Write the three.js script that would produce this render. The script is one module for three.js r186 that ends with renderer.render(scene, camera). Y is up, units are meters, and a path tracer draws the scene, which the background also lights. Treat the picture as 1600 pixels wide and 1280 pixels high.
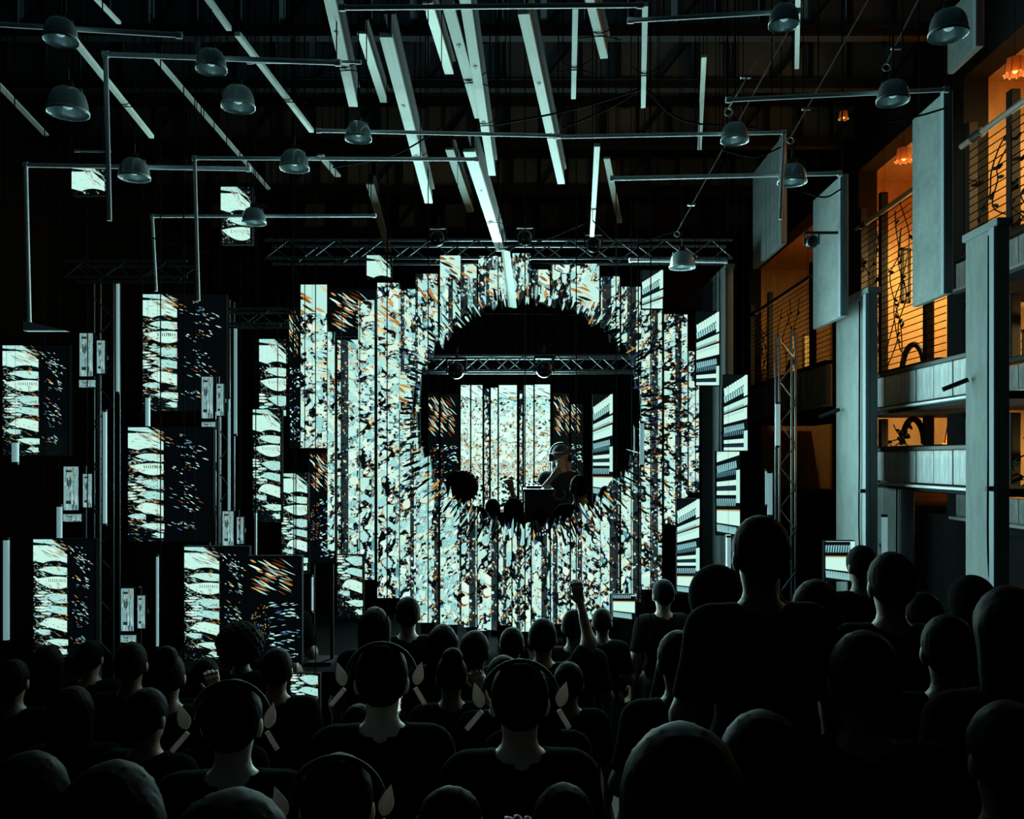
import * as THREE from 'three';
import { mergeGeometries } from 'three/addons/utils/BufferGeometryUtils.js';
import { RoundedBoxGeometry } from 'three/addons/geometries/RoundedBoxGeometry.js';
import { RectAreaLightUniformsLib } from 'three/addons/lights/RectAreaLightUniformsLib.js';

// ---------------------------------------------------------------- camera, light, exposure
RectAreaLightUniformsLib.init();
const scene = new THREE.Scene();
scene.background = new THREE.Color(0x000000);
const F = 1400, VX = 830, VY = 720, CAMY = 2.8;               // focal length in pixels, vanishing point, eye height
const camera = new THREE.PerspectiveCamera(2 * Math.atan(640 / F) * 180 / Math.PI, 1600 / 1280, 0.05, 80);
camera.position.set(0, CAMY, 0);
camera.lookAt(0, CAMY, -10);
camera.setViewOffset(1600, 1280, 800 - VX, 640 - VY, 1600, 1280);
const renderer = new THREE.WebGLRenderer({ antialias: true });
renderer.toneMapping = THREE.LinearToneMapping;
renderer.toneMappingExposure = 1.0;
renderer.shadowMap.enabled = true;

const LEDCOL = new THREE.Color().setRGB(0.55, 0.95, 0.9);
const RING_L = 14, STAGE_L = 28, PANEL_L = 5;
// the LED surfaces light the hall: one area light just in front of each of them
function area(x, y, z, w, h, intensity, ry = 0, col = LEDCOL, rx = 0) {
  const l = new THREE.RectAreaLight(col, intensity, w, h);
  l.position.set(x, y, z); l.rotation.set(rx, Math.PI + ry, 0, 'YXZ');   // a rect light shines along its -z
  scene.add(l); return l;
}
const P = (px, py, d) => new THREE.Vector3((px - VX) * d / F, CAMY + (VY - py) * d / F, -d);
const U = (n, d) => n * d / F;                                 // size of n pixels at distance d
const RINGD = 8;
{
  const c = P(825, 645, RINGD);
  area(c.x, c.y + 1.2, -RINGD + 0.28, 2.0, 0.55, RING_L);
  area(c.x, c.y - 1.45, -RINGD + 0.28, 2.6, 0.85, RING_L);
  area(c.x - 1.5, c.y, -RINGD + 0.28, 0.85, 1.9, RING_L);
  area(c.x + 1.3, c.y, -RINGD + 0.28, 0.6, 1.9, RING_L);
  const s = P(795, 690, 11);
  area(s.x, s.y, -10.9, 1.5, 1.35, STAGE_L);
}

// ---------------------------------------------------------------- helpers
let seed = 20240; const rnd = () => { seed = (seed * 1664525 + 1013904223) >>> 0; return seed / 4294967296; };
const rr = (a, b) => a + (b - a) * rnd();
const pick = (a) => a[Math.floor(rnd() * a.length)];
const taken = new Map();
function numbered(n) { const k = taken.get(n) || 0; taken.set(n, k + 1); return k ? n + '_' + String(k).padStart(3, '0') : n; }
function shade(o) { o.traverse((m) => { if (m.isMesh) { m.castShadow = true; m.receiveShadow = true; } }); return o; }
function thing(name, label, category, pos = [0, 0, 0], group) {
  const g = new THREE.Group(); g.name = numbered(name); g.position.set(...pos); scene.add(g);
  g.userData = { label, category }; if (group) g.userData.group = group; return g;
}
function part(name, geo, mat, parent) { const m = new THREE.Mesh(geo, mat); m.name = name; m.castShadow = m.receiveShadow = true; parent.add(m); return m; }
function tag(m, label, category, group) { m.userData = { label, category }; if (group) m.userData.group = group; return m; }
function struct(name, geo, mat, label, category) { const m = part(name, geo, mat, scene); m.userData = { kind: 'structure', label, category }; return m; }
const box = (w, h, d, x = 0, y = 0, z = 0) => new THREE.BoxGeometry(w, h, d).translate(x, y, z);
const rbox = (w, h, d, x = 0, y = 0, z = 0, r = 0.01) => new RoundedBoxGeometry(w, h, d, 2, Math.min(r, w / 2.1, h / 2.1, d / 2.1)).translate(x, y, z);
function strip(g) { g = g.index ? g.toNonIndexed() : g; for (const k of Object.keys(g.attributes)) if (!['position', 'normal', 'uv'].includes(k)) g.deleteAttribute(k); return g; }
const merge = (a) => mergeGeometries(a.map(strip));
function rod(a, b, r, seg = 8, r2 = r) {
  const d = new THREE.Vector3().subVectors(b, a), l = d.length();
  const g = new THREE.CylinderGeometry(r2, r, l, seg); g.translate(0, l / 2, 0);
  g.applyQuaternion(new THREE.Quaternion().setFromUnitVectors(new THREE.Vector3(0, 1, 0), d.normalize()));
  return g.translate(a.x, a.y, a.z);
}
const V = (x, y, z) => new THREE.Vector3(x, y, z);
const tube = (pts, r, n = 24, seg = 6) => new THREE.TubeGeometry(new THREE.CatmullRomCurve3(pts), n, r, seg, false);
function barBox(a, b, w, h) {                                   // box beam from a to b
  const d = new THREE.Vector3().subVectors(b, a), l = d.length();
  const g = new THREE.BoxGeometry(w, h, l);
  const m = new THREE.Matrix4().lookAt(b, a, V(0, 1, 0)); g.applyMatrix4(m);
  return g.translate((a.x + b.x) / 2, (a.y + b.y) / 2, (a.z + b.z) / 2);
}

// ---------------------------------------------------------------- textures
function canvas(w, h, draw) {
  const c = document.createElement('canvas'); c.width = w; c.height = h; const g = c.getContext('2d'); draw(g, w, h);
  const t = new THREE.CanvasTexture(c); t.colorSpace = THREE.SRGBColorSpace; t.magFilter = THREE.LinearFilter; return t;
}
function noiseTex(size, lo, hi, streak = 1) {
  const base = new Float32Array(size * size).fill(0);
  for (const [cell, amp] of [[4, .25], [16, .35], [64, .4]]) {
    const n = size / cell, gr = Array.from({ length: n * n }, rnd);
    for (let y = 0; y < size; y++) for (let x = 0; x < size; x++) {
      const fx = x / cell, fy = y / cell / streak, x0 = Math.floor(fx) % n, y0 = Math.floor(fy) % n, x1 = (x0 + 1) % n, y1 = (y0 + 1) % n, tx = fx % 1, ty = fy % 1;
      const a = gr[y0 * n + x0] * (1 - tx) + gr[y0 * n + x1] * tx, b = gr[y1 * n + x0] * (1 - tx) + gr[y1 * n + x1] * tx;
      base[y * size + x] += amp * (a * (1 - ty) + b * ty);
    }
  }
  const data = new Uint8Array(size * size * 4);
  for (let i = 0; i < size * size; i++) { const t = base[i]; for (let k = 0; k < 3; k++) data[i * 4 + k] = lo[k] + (hi[k] - lo[k]) * t; data[i * 4 + 3] = 255; }
  const t = new THREE.DataTexture(data, size, size); t.colorSpace = THREE.SRGBColorSpace; t.magFilter = THREE.LinearFilter;
  t.wrapS = t.wrapT = THREE.RepeatWrapping; t.needsUpdate = true; return t;
}
const PALE = ['#b9efe1', '#c9f7e8', '#a9e4dc', '#d9fdee', '#9ad6d2', '#c2f3e6'];
const WARM = ['#cf9a55', '#97561f', '#6e3614', '#e6cc96', '#b97a34'];
const COOL = ['#3c5c8c', '#5a86b4', '#28406a', '#6fa3b8'];
const DARK = ['#030608', '#05090c', '#020405'];
const SP = 2048 / 804;                                          // screen texels per photo-pixel on the ring plane (413..1217 x 288..1092)
const rx_ = (px) => (px - 413) * SP, ry_ = (py) => (py - 288) * SP;
function leaf(g, x, y, len, wid, ang, col) {
  g.save(); g.translate(x, y); g.rotate(ang); g.fillStyle = col; g.beginPath();
  g.moveTo(-len / 2, 0); g.quadraticCurveTo(0, -wid, len / 2, 0); g.quadraticCurveTo(0, wid, -len / 2, 0); g.fill(); g.restore();
}
function blob(g, x, y, len, wid, ang, col) {
  g.save(); g.translate(x, y); g.rotate(ang); g.fillStyle = col; g.beginPath();
  const n = 9; for (let i = 0; i <= n; i++) { const a = i / n * 6.283, k = rr(.72, 1.15); const px = Math.cos(a) * len / 2 * k, py = Math.sin(a) * wid / 2 * k; i ? g.lineTo(px, py) : g.moveTo(px, py); }
  g.closePath(); g.fill(); g.restore();
}
// the moving image on the ring of screens: shards of pale cyan, amber and blue pointing at the middle
const ringTex = canvas(2048, 2048, (g, w, h) => {
  g.fillStyle = '#04090c'; g.fillRect(0, 0, w, h);
  const cx = rx_(825), cy = ry_(645);
  // plain vertical bands of the picture
  for (let x = 400; x < 1220; x += rr(16, 46)) { g.fillStyle = pick(['#0a1a20', '#8fcfca', '#04080a', '#5d9a9c', '#79b9b6']); g.fillRect(rx_(x), 0, rr(8, 26) * SP, h); }
  // a pale facet with the thin amber or blue edge that the picture gives it
  const facet = (x, y, len, wid, ang, col) => {
    const k = rnd(), e = rr(1.2, 2.6) * SP, f = rnd() < .5 ? leaf : blob;
    if (k < .3) f(g, x + Math.cos(ang) * e, y + Math.sin(ang) * e, len, wid, ang, pick(WARM)); else if (k < .45) f(g, x - Math.cos(ang) * e, y - Math.sin(ang) * e, len, wid, ang, pick(COOL));
    f(g, x, y, len, wid, ang, col);
  };
  const spray = (n, r0, r1, size, cols, squash, jit = .9) => {
    for (let i = 0; i < n; i++) {
      const a = rr(0, 6.283), r = Math.sqrt(rr(r0 * r0, r1 * r1)), x = cx + Math.cos(a) * r * SP, y = cy + Math.sin(a) * r * SP;
      const s = rr(size * .4, size * 1.4) * SP, near = Math.max(0, Math.min(1, (r - 190) / 90));
      facet(x, y, s, s * rr(.35, .75) * squash, a + rr(-1, 1) * (.25 + jit * near), pick(cols));
    }
  };
  const K = '#04090c', K2 = '#070f16', TINT = ['#c6f2dc', '#d8f6de', '#aee6e0', '#bdeee6', '#e2fbea', '#9fdcd8', '#cdeedb'];
  spray(1300, 160, 420, 26, [...PALE, ...TINT, K, K2], .9);
  spray(3800, 160, 420, 12, [...PALE, ...TINT, ...TINT, K, K2, K, '#12222c', '#5d9a9c'], .85);
  spray(5200, 160, 420, 8, [...PALE, ...TINT, ...TINT, K, K, K2, '#3a1d0c', '#1a2a44'], .85);
  spray(9000, 160, 420, 4.6, [...TINT, ...PALE, K, K, K2, K, '#5a2c0e', '#a85c1f', '#1a2a44'], .8, 1.2);
  spray(10000, 160, 420, 2.5, [...TINT, ...PALE, K, K2, K, '#7a3a12', '#28406a'], .9, 1.5);
  spray(900, 185, 405, 15, [...PALE, ...TINT], 1.1);
  // long amber streaks, upper left and upper right
  for (const [x0, y0, n] of [[575, 480, 40], [520, 570, 34], [1090, 520, 36], [1060, 620, 24], [660, 420, 26], [930, 430, 18]])
    for (let i = 0; i < n; i++) { const x = rx_(x0 + rr(-26, 26)), y = ry_(y0 + rr(-22, 22)); leaf(g, x, y, rr(14, 34) * SP, rr(2, 4.5) * SP, Math.atan2(cy - y, cx - x) + rr(-.15, .15), pick([...WARM, '#f0d79a', ...PALE])); }
  // darker columns with sparse sparks
  for (const [x, ww] of [[514, 12], [548, 8], [700, 7], [742, 10], [760, 6], [846, 9], [885, 7], [962, 14], [1028, 10], [1078, 14], [640, 6], [800, 5]]) {
    g.fillStyle = 'rgba(4,9,13,0.82)'; g.fillRect(rx_(x), 0, ww * SP, h);
    for (let i = 0; i < 160; i++) blob(g, rx_(x + rr(0, ww)), rr(0, h), rr(2, 6) * SP, rr(1, 4) * SP, rr(0, 3), pick([...WARM, ...COOL, ...PALE]));
  }
  // flat white blocks at the tops of the columns
  for (const [x0, x1, y0, y1] of [[687, 720, 396, 440], [747, 778, 396, 436], [800, 830, 396, 420], [587, 623, 438, 470], [526, 560, 528, 560], [893, 938, 408, 440], [612, 650, 608, 650], [470, 512, 444, 490], [860, 880, 416, 450]]) {
    g.fillStyle = pick(['#c2f3e6', '#b9efe1', '#d4fbee']); g.fillRect(rx_(x0), ry_(y0), (x1 - x0) * SP, (y1 - y0) * SP);
    for (let i = 0; i < 12; i++) leaf(g, rx_(rr(x0, x1)), ry_(rr(y0, y1)), rr(10, 26) * SP, rr(1.5, 5) * SP, rr(.2, .7), pick(['#04090c', '#04090c', ...WARM, '#7db8bb']));
  }
});
// scalloped leaf bands, mirrored about the middle; the right half of the picture stays nearly dark
function leafPanel(main, sparse) {
  return canvas(512, 768, (g, w, h) => {
    g.fillStyle = '#030608'; g.fillRect(0, 0, w, h);
    const W = w * main;
    const lf = (y, hh, x0, x1, tip, col) => { g.fillStyle = col; g.beginPath(); g.moveTo(x0 * W, y - hh * .1 * tip); g.bezierCurveTo((x0 + .2) * W, y - hh * .55 * (2 - tip), (x1 - .35) * W, y - hh * .5, x1 * W, y - hh * .3); g.lineTo(x1 * W, y + hh * .5); g.bezierCurveTo((x1 - .3) * W, y + hh * .62 * tip, (x0 + .3) * W, y + hh * .35 * tip, x0 * W, y - hh * .1 * tip); g.fill(); for (let i = 0; i < 5; i++) leaf(g, (x0 + rr(0, .3)) * W, y + rr(-.7, .7) * hh, rr(20, 70), rr(3, 9), rr(.1, .5), pick(PALE)); };
    g.fillStyle = '#c4f6e8'; g.beginPath(); g.moveTo(0, h * .05); g.lineTo(W * .62, h * .05); g.lineTo(W, h * .13); g.lineTo(W, h * .2); g.quadraticCurveTo(W * .6, h * .16, W * .3, h * .2); g.lineTo(0, h * .18); g.fill();
    g.fillStyle = '#a9e4dc'; g.beginPath(); g.moveTo(0, 0); g.lineTo(W * .55, 0); g.lineTo(W * 1.02, h * .095); g.lineTo(W * .6, h * .045); g.lineTo(0, h * .025); g.fill();
    for (let i = 0; i < 26; i++) leaf(g, W * rr(.35, 1), h * rr(.03, .15), rr(40, 110), rr(2, 6), .38, pick(['#030608', ...WARM, '#dcfff2', '#030608']));
    const bands = [[.262, .075, .2, 1, 1, '#b9efe1'], [.352, .1, .03, 1, 1.5, '#c9f7e8'], [.49, .085, .3, 1, 1.3, '#a9e4dc'], [.6, .08, .28, 1, .6, '#a9e4dc'], [.725, .12, .2, 1, .5, '#c9f7e8'], [.78, .05, .02, .5, 1, '#a9e4dc'], [.865, .06, .36, 1.03, 1.2, '#b9efe1'], [.945, .05, .68, 1, 1, '#b9efe1']];
    for (const [y, hh, a, b, t, c] of bands) lf(y * h, hh * h, a, b, t, c);
    for (let i = 0; i < 9; i++) blob(g, W * rr(.05, .4), h * (.45 + i * .025), W * .36, h * .022, 0, pick(PALE));
    for (let i = 0; i < 70; i++) blob(g, W * rr(.2, 1), h * pick([.445, .455, .645, .66, .52]) + rr(-5, 5), rr(4, 14), rr(3, 7), rr(-.4, .4), pick([...WARM, '#3a1808', '#030608']));
    for (let i = 0; i < 150; i++) leaf(g, W * rr(0, .5), h * rr(.2, .9), rr(8, 34), rr(2, 6), rr(-.5, .6), pick(['#030608', '#030608', ...PALE, ...WARM]));
    for (const yy of [.335, .79]) for (let i = 0; i < 9; i++) { g.fillStyle = '#030608'; g.fillRect(W * (.45 + i * .06), yy * h, 4, h * .025); }
    g.fillStyle = '#030608'; g.beginPath(); g.moveTo(0, h * .84); g.quadraticCurveTo(W * .2, h * .94, W * .62, h * .97); g.lineTo(W * .6, h); g.lineTo(0, h); g.fill();
    for (let i = 0; i < 420; i++) leaf(g, W * rr(0, 1), h * rr(0, 1), rr(6, 40), rr(.8, 2.6), rr(-.1, .5), pick(['#7fb9b6', '#030608', '#e4fff4', '#8fcac4', '#d7eec8', '#5f9494']));
    for (let i = 0; i < 60; i++) leaf(g, W * rr(.7, 1.02), h * rr(.02, .95), rr(16, 50), rr(2, 6), .35, pick(['#030608', ...WARM]));
    g.fillStyle = '#030608'; g.fillRect(W * 1.03, 0, w, h);
    const clusters = [[.3, .12, .1], [.62, .2, .13], [.45, .36, .08], [.4, .55, .12], [.5, .68, .1], [.35, .86, .06]];
    for (const [ux, uy, sp] of clusters) for (let i = 0; i < sparse; i++) leaf(g, W * 1.05 + (w - W * 1.05) * (ux + rr(-.28, .28)), h * (uy + rr(-sp, sp) * .6), rr(8, 46), rr(2, 8), rr(.2, .7), pick([...PALE, ...PALE, ...WARM, ...COOL, '#030608', '#030608']));
  });
}
const leafTex = leafPanel(.42, 16), leafTexWide = leafPanel(.97, 4), leafTexHalf = leafPanel(.55, 20);
// comb / chevron bands
const combTex = canvas(256, 1024, (g, w, h) => {
  g.fillStyle = '#04090d'; g.fillRect(0, 0, w, h);
  const k = (y) => Math.max(0, .62 * (1 - y / 640)) - Math.max(0, .25 * (y - 760) / 260), Y = (x, y) => y + 60 - x * k(y);
  const band = (x0, x1, y0, y1, col) => { g.fillStyle = col; g.beginPath(); g.moveTo(x0, Y(x0, y0)); g.lineTo(x1, Y(x1, y0)); g.lineTo(x1, Y(x1, y1)); g.lineTo(x0, Y(x0, y1)); g.fill(); };
  const teeth = (y, hh, n, col, gap, lean) => { g.fillStyle = col; for (let i = 0; i < n; i++) { const x = i / n * w * .86, q = Y(x, y); g.beginPath(); g.moveTo(x, q); g.lineTo(x + w / n * gap, q - hh * .12); g.lineTo(x + w / n * gap + lean, q + hh); g.lineTo(x + lean * .6, q + hh * 1.05); g.fill(); } };
  teeth(70, 70, 8, '#c9f7e8', .8, 12); teeth(146, 56, 9, '#9ad6d2', .6, 10); band(w * .84, w, 70, 230, '#c9f7e8');
  band(0, w, 246, 300, '#b9efe1'); band(0, w, 300, 308, '#cf9a55'); teeth(285, 26, 14, '#4d8088', .4, 4); band(0, w * .98, 322, 410, '#c9f7e8'); teeth(330, 22, 16, '#9fdcd4', .5, 3);
  teeth(440, 50, 10, '#86c0c4', .6, 9); teeth(494, 36, 10, '#5c96a2', .5, -9); band(0, w * .9, 560, 594, '#c9f7e8'); band(0, w * .9, 628, 660, '#c9f7e8'); teeth(596, 30, 12, '#17323c', .6, 8); band(w * .84, w, 500, 720, '#b9efe1');
  teeth(690, 52, 10, '#86c0c4', .6, -9); band(0, w, 770, 777, '#cf9a55'); band(0, w, 778, 870, '#c9f7e8'); teeth(885, 50, 15, '#9ad6d2', .55, 7);
});
// the stage's own LED wall: columns of small facets, mirrored
const stageTex = canvas(1024, 1024, (g, w, h) => {
  g.fillStyle = '#04090c'; g.fillRect(0, 0, w, h);
  const cols = [[0, .06, .25], [.07, .2, .25], [.2, .42, 1], [.42, .5, .4], [.5, .72, 1], [.72, .77, .45], [.77, 1, 1]];
  for (const [a, b, k] of cols) { g.fillStyle = k > .6 ? '#9fdcd6' : '#0b1a20'; g.fillRect(a * w, 0, (b - a) * w, h); }
  const put = (n, s, pal, y0, y1) => { for (let i = 0; i < n; i++) { const x = rr(0, w), y = rr(y0, y1) * h, c = cols.find(([a, b]) => x / w >= a && x / w < b) || cols[2]; if (rnd() > c[2] * 1.1) continue; (rnd() < .5 ? leaf : blob)(g, x, y, rr(s * .5, s * 1.4), rr(s * .3, s * .8), rr(-.9, .9), pick(pal)); } };
  put(900, 46, [...PALE, ...PALE, '#04090c'], 0, 1); put(2600, 24, [...PALE, '#e9fff6', '#04090c', '#04090c', ...WARM], .05, 1);
  put(4200, 13, [...PALE, '#e9fff6', '#04090c', ...WARM, '#28406a'], .2, 1); put(1200, 14, [...WARM, '#f1d9a2'], .35, .75); put(260, 50, ['#d9fdee', '#c9f7e8'], .2, .6); put(300, 40, ['#04090c', '#c9f7e8'], .72, 1);
  for (const [a, b] of [[.2, .42], [.5, .72], [.77, 1]]) { g.fillStyle = '#d4fbee'; g.fillRect(a * w, 0, (b - a) * w, h * .09); for (let i = 0; i < 14; i++) leaf(g, rr(a, b) * w, rr(0, .12) * h, rr(40, 120), rr(3, 9), rr(.1, .6), pick(['#04090c', '#7db8bb'])); }
  g.fillStyle = '#04090c'; for (const [a, b] of cols) g.fillRect(b * w - 4, 0, 7, h);
});
const sparkTex = canvas(512, 1024, (g, w, h) => {
  g.fillStyle = '#030608'; g.fillRect(0, 0, w, h);
  for (let i = 0; i < 46; i++) leaf(g, w * rr(.1, .8), h * rr(.04, .34), rr(50, 170), rr(6, 20), rr(.3, .65), pick([...PALE, ...WARM, '#f1d9a2']));
  for (let i = 0; i < 90; i++) blob(g, w * rr(.1, .45), h * rr(.45, .8), rr(8, 20), rr(6, 16), 0, pick([...WARM, ...COOL]));
  for (let i = 0; i < 70; i++) leaf(g, w * rr(.45, .98), h * rr(.42, .95), rr(26, 90), rr(4, 16), rr(-.3, .3), pick([...PALE, ...COOL, '#030608']));
});
const paneTex = canvas(256, 512, (g, w, h) => {
  g.fillStyle = '#c88a2c'; g.fillRect(0, 0, w, h);
  for (let i = 0; i < 900; i++) blob(g, rr(0, w), rr(0, h), rr(6, 22), rr(4, 14), rr(0, 3), pick(['#e0b352', '#b87a24', '#d79f3e', '#8a5414', '#f0cf72', '#2a1606']));
});

// ---------------------------------------------------------------- materials
const std = (color, roughness = .8, metalness = 0, extra = {}) => new THREE.MeshStandardMaterial({ color, roughness, metalness, ...extra });
const plaster = noiseTex(256, [150, 164, 166], [205, 216, 214]);
const stained = noiseTex(256, [110, 124, 130], [240, 246, 248], 4);
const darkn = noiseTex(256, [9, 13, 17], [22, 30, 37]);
const paint = noiseTex(128, [176, 190, 184], [246, 250, 244], 6);
const amberPl = noiseTex(256, [176, 140, 96], [214, 178, 128]);
function rep(t, a, b) { const c = t.clone(); c.repeat.set(a, b); c.needsUpdate = true; return c; }
const led = (t, k = 1) => new THREE.MeshStandardMaterial({ color: 0x050708, roughness: .55, emissive: 0xffffff, emissiveMap: t, emissiveIntensity: k });
const M = {
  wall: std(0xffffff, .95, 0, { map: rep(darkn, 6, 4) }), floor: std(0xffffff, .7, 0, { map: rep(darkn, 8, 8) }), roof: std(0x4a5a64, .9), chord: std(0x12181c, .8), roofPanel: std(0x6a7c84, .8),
  beam: std(0xffffff, .7, 0, { map: rep(paint, 1, 3) }), web: std(0x2a3134, .8), pipe: std(0xd4dee2, .4, 0),
  steel: std(0x7d888c, .35, .8), black: std(0x07080a, .6), blackGloss: std(0x0b0d10, .3), housing: new THREE.MeshPhysicalMaterial({ color: 0x050607, roughness: .95, specularIntensity: .1 }), cable: new THREE.MeshPhysicalMaterial({ color: 0x040506, roughness: .9, specularIntensity: .15 }),
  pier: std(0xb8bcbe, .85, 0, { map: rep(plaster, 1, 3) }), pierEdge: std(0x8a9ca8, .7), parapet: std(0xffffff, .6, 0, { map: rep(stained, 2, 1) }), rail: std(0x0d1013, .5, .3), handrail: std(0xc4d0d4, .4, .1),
  amber: std(0xffffff, .9, 0, { map: rep(amberPl, 2, 2) }), slat: std(0x2c1d0e, .8), post: std(0x141a22, .6), leafDark: std(0x10150e, .8),
  drape: std(0x060709, 1), stage: new THREE.MeshPhysicalMaterial({ color: 0x040506, roughness: .9, ior: 1.15 }), glassShade: new THREE.MeshPhysicalMaterial({ color: 0x9fb0b4, roughness: .22, metalness: .35, clearcoat: .6 }),
  tubeWhite: new THREE.MeshStandardMaterial({ color: 0xcfdcdc, roughness: .5, emissive: 0x86b4b8, emissiveIntensity: .55 }),
};
const MLED = { ring: led(ringTex), leaf: led(leafTex), leafWide: led(leafTexWide), leafHalf: led(leafTexHalf), comb: led(combTex), stage: led(stageTex, 1.1), spark: led(sparkTex), pane: led(paneTex, .8) };

//#STRUCTURE
// ---------------------------------------------------------------- the hall
const ROOF = CAMY + 4.7, XL = -6.5, XR = 4.2, BACK = -18, NEAR = 3;
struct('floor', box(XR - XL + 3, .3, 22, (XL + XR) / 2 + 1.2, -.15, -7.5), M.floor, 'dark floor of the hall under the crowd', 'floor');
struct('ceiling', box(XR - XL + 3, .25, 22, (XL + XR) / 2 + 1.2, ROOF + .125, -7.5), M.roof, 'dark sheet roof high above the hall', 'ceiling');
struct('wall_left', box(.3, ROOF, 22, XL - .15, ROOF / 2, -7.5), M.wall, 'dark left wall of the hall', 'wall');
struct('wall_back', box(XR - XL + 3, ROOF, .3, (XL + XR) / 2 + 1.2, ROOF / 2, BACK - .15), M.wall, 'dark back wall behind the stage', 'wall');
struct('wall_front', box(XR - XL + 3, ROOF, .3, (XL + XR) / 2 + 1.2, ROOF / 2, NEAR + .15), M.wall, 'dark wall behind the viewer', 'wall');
struct('floor_riser', merge([box(XR - XL - .1, .45, 6.2, (XL + XR) / 2, .225, -.6), box(3.6, .45, 3.4, 2.35, .225, -5.4)]), M.floor, 'low dark audience platform at the rear of the crowd', 'platform');
// right wall with the gallery openings
const bays = [{ d0: 12.5, d1: 17.3 }, { d0: 9.05, d1: 11.5 }, { d0: 5.9, d1: 8.7 }];
const GT = CAMY + 3.72, GB = CAMY - .55;
{
  const g = []; const seg = (d0, d1, y0, y1) => g.push(box(.24, y1 - y0, d1 - d0, XR + .12, (y0 + y1) / 2, -(d0 + d1) / 2));
  seg(-3, 18, 0, GB); seg(-3, 18, GT, ROOF); seg(-3, 5.9, GB, GT); seg(8.7, 9.05, GB, GT); seg(11.5, 12.5, GB, GT); seg(17.3, 18, GB, GT);
  struct('wall_right', merge(g), M.wall, 'dark right wall with gallery openings', 'wall');
}
struct('wall_gallery', merge([box(.2, GT - GB + 1, 13, XR + 1.75, (GT + GB) / 2, -11.9), box(1.7, GT - GB + .6, .12, XR + .95, (GT + GB) / 2, -8.87), box(1.7, GT - GB + .6, .12, XR + .95, (GT + GB) / 2, -12),
  box(1.7, GT - GB + .6, .12, XR + .95, (GT + GB) / 2, -5.6), box(1.7, GT - GB + .6, .12, XR + .95, (GT + GB) / 2, -17.6)]), M.amber, 'amber plaster walls of the gallery rooms', 'wall');
struct('ceiling_gallery', box(1.6, .1, 12.5, XR + 1, GT + .06, -11.7), M.amber, 'ceiling of the gallery rooms', 'ceiling');
struct('floor_gallery', box(1.6, .1, 12.5, XR + 1, GB - .05, -11.7), M.wall, 'floor of the gallery rooms', 'floor');
// stage
const STAGE = .95;
struct('stage_deck', merge([box(6.4, STAGE - .06, 6.4, -.2, (STAGE - .06) / 2, -11.1), box(6.5, .06, 6.5, -.2, STAGE - .03, -11.1)]), M.stage, 'black stage deck behind the ring of screens', 'stage');

// ---------------------------------------------------------------- roof structure
const trussLabels = ['roof truss nearest overhead, crossing the top of the view', 'second roof truss with short posts above the bright battens', 'third roof truss above the hanging lamps', 'fourth roof truss, low in the dark roof near the ring', 'farthest roof truss, just above the stage'];
[8.6, 9.8, 11.6, 13.6, 16].forEach((d, i) => {
  const yb = CAMY + 4.05, t = thing('roof_truss', trussLabels[i], 'truss', [0, yb, -d]);
  const xa = XL + .02, xb = XR - .02, w = xb - xa, mid = (xa + xb) / 2;
  part('bottom_chord', merge([box(w, .09, .12, mid, .045, 0), box(w, .02, .2, mid, .09, 0)]), M.chord, t);
  part('top_chord', box(w, .08, .1, mid, .61, 0), M.chord, t);
  let k = 0;
  for (let x = xa + .3; x < xb; x += .42, k++) {
    if (k % 3) part('post', box(.045, .5, .05, x, .34, 0), M.chord, t); else part('diagonal', barBox(V(x, .1, 0), V(x + .38, .58, 0), .03, .03), M.chord, t);
    if (d < 14 || k % 2) part('infill_panel', box(.36, .42, .015, x + .21, .34, -.05), M.roofPanel, t);
  }
});
for (let k = 0; k < 12; k++) { const x = XL + .7 + k * .88; const m = part('purlin', box(.07, .12, 20.6, x, ROOF - .06, -7.5), M.chord, scene); m.name = numbered('purlin'); m.userData = { label: `dark roof purlin, counted ${['one', 'two', 'three', 'four', 'five', 'six', 'seven', 'eight', 'nine', 'ten', 'eleven', 'twelve'][k]} from the left wall`, category: 'purlin', group: 'roof purlins' }; }

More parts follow.
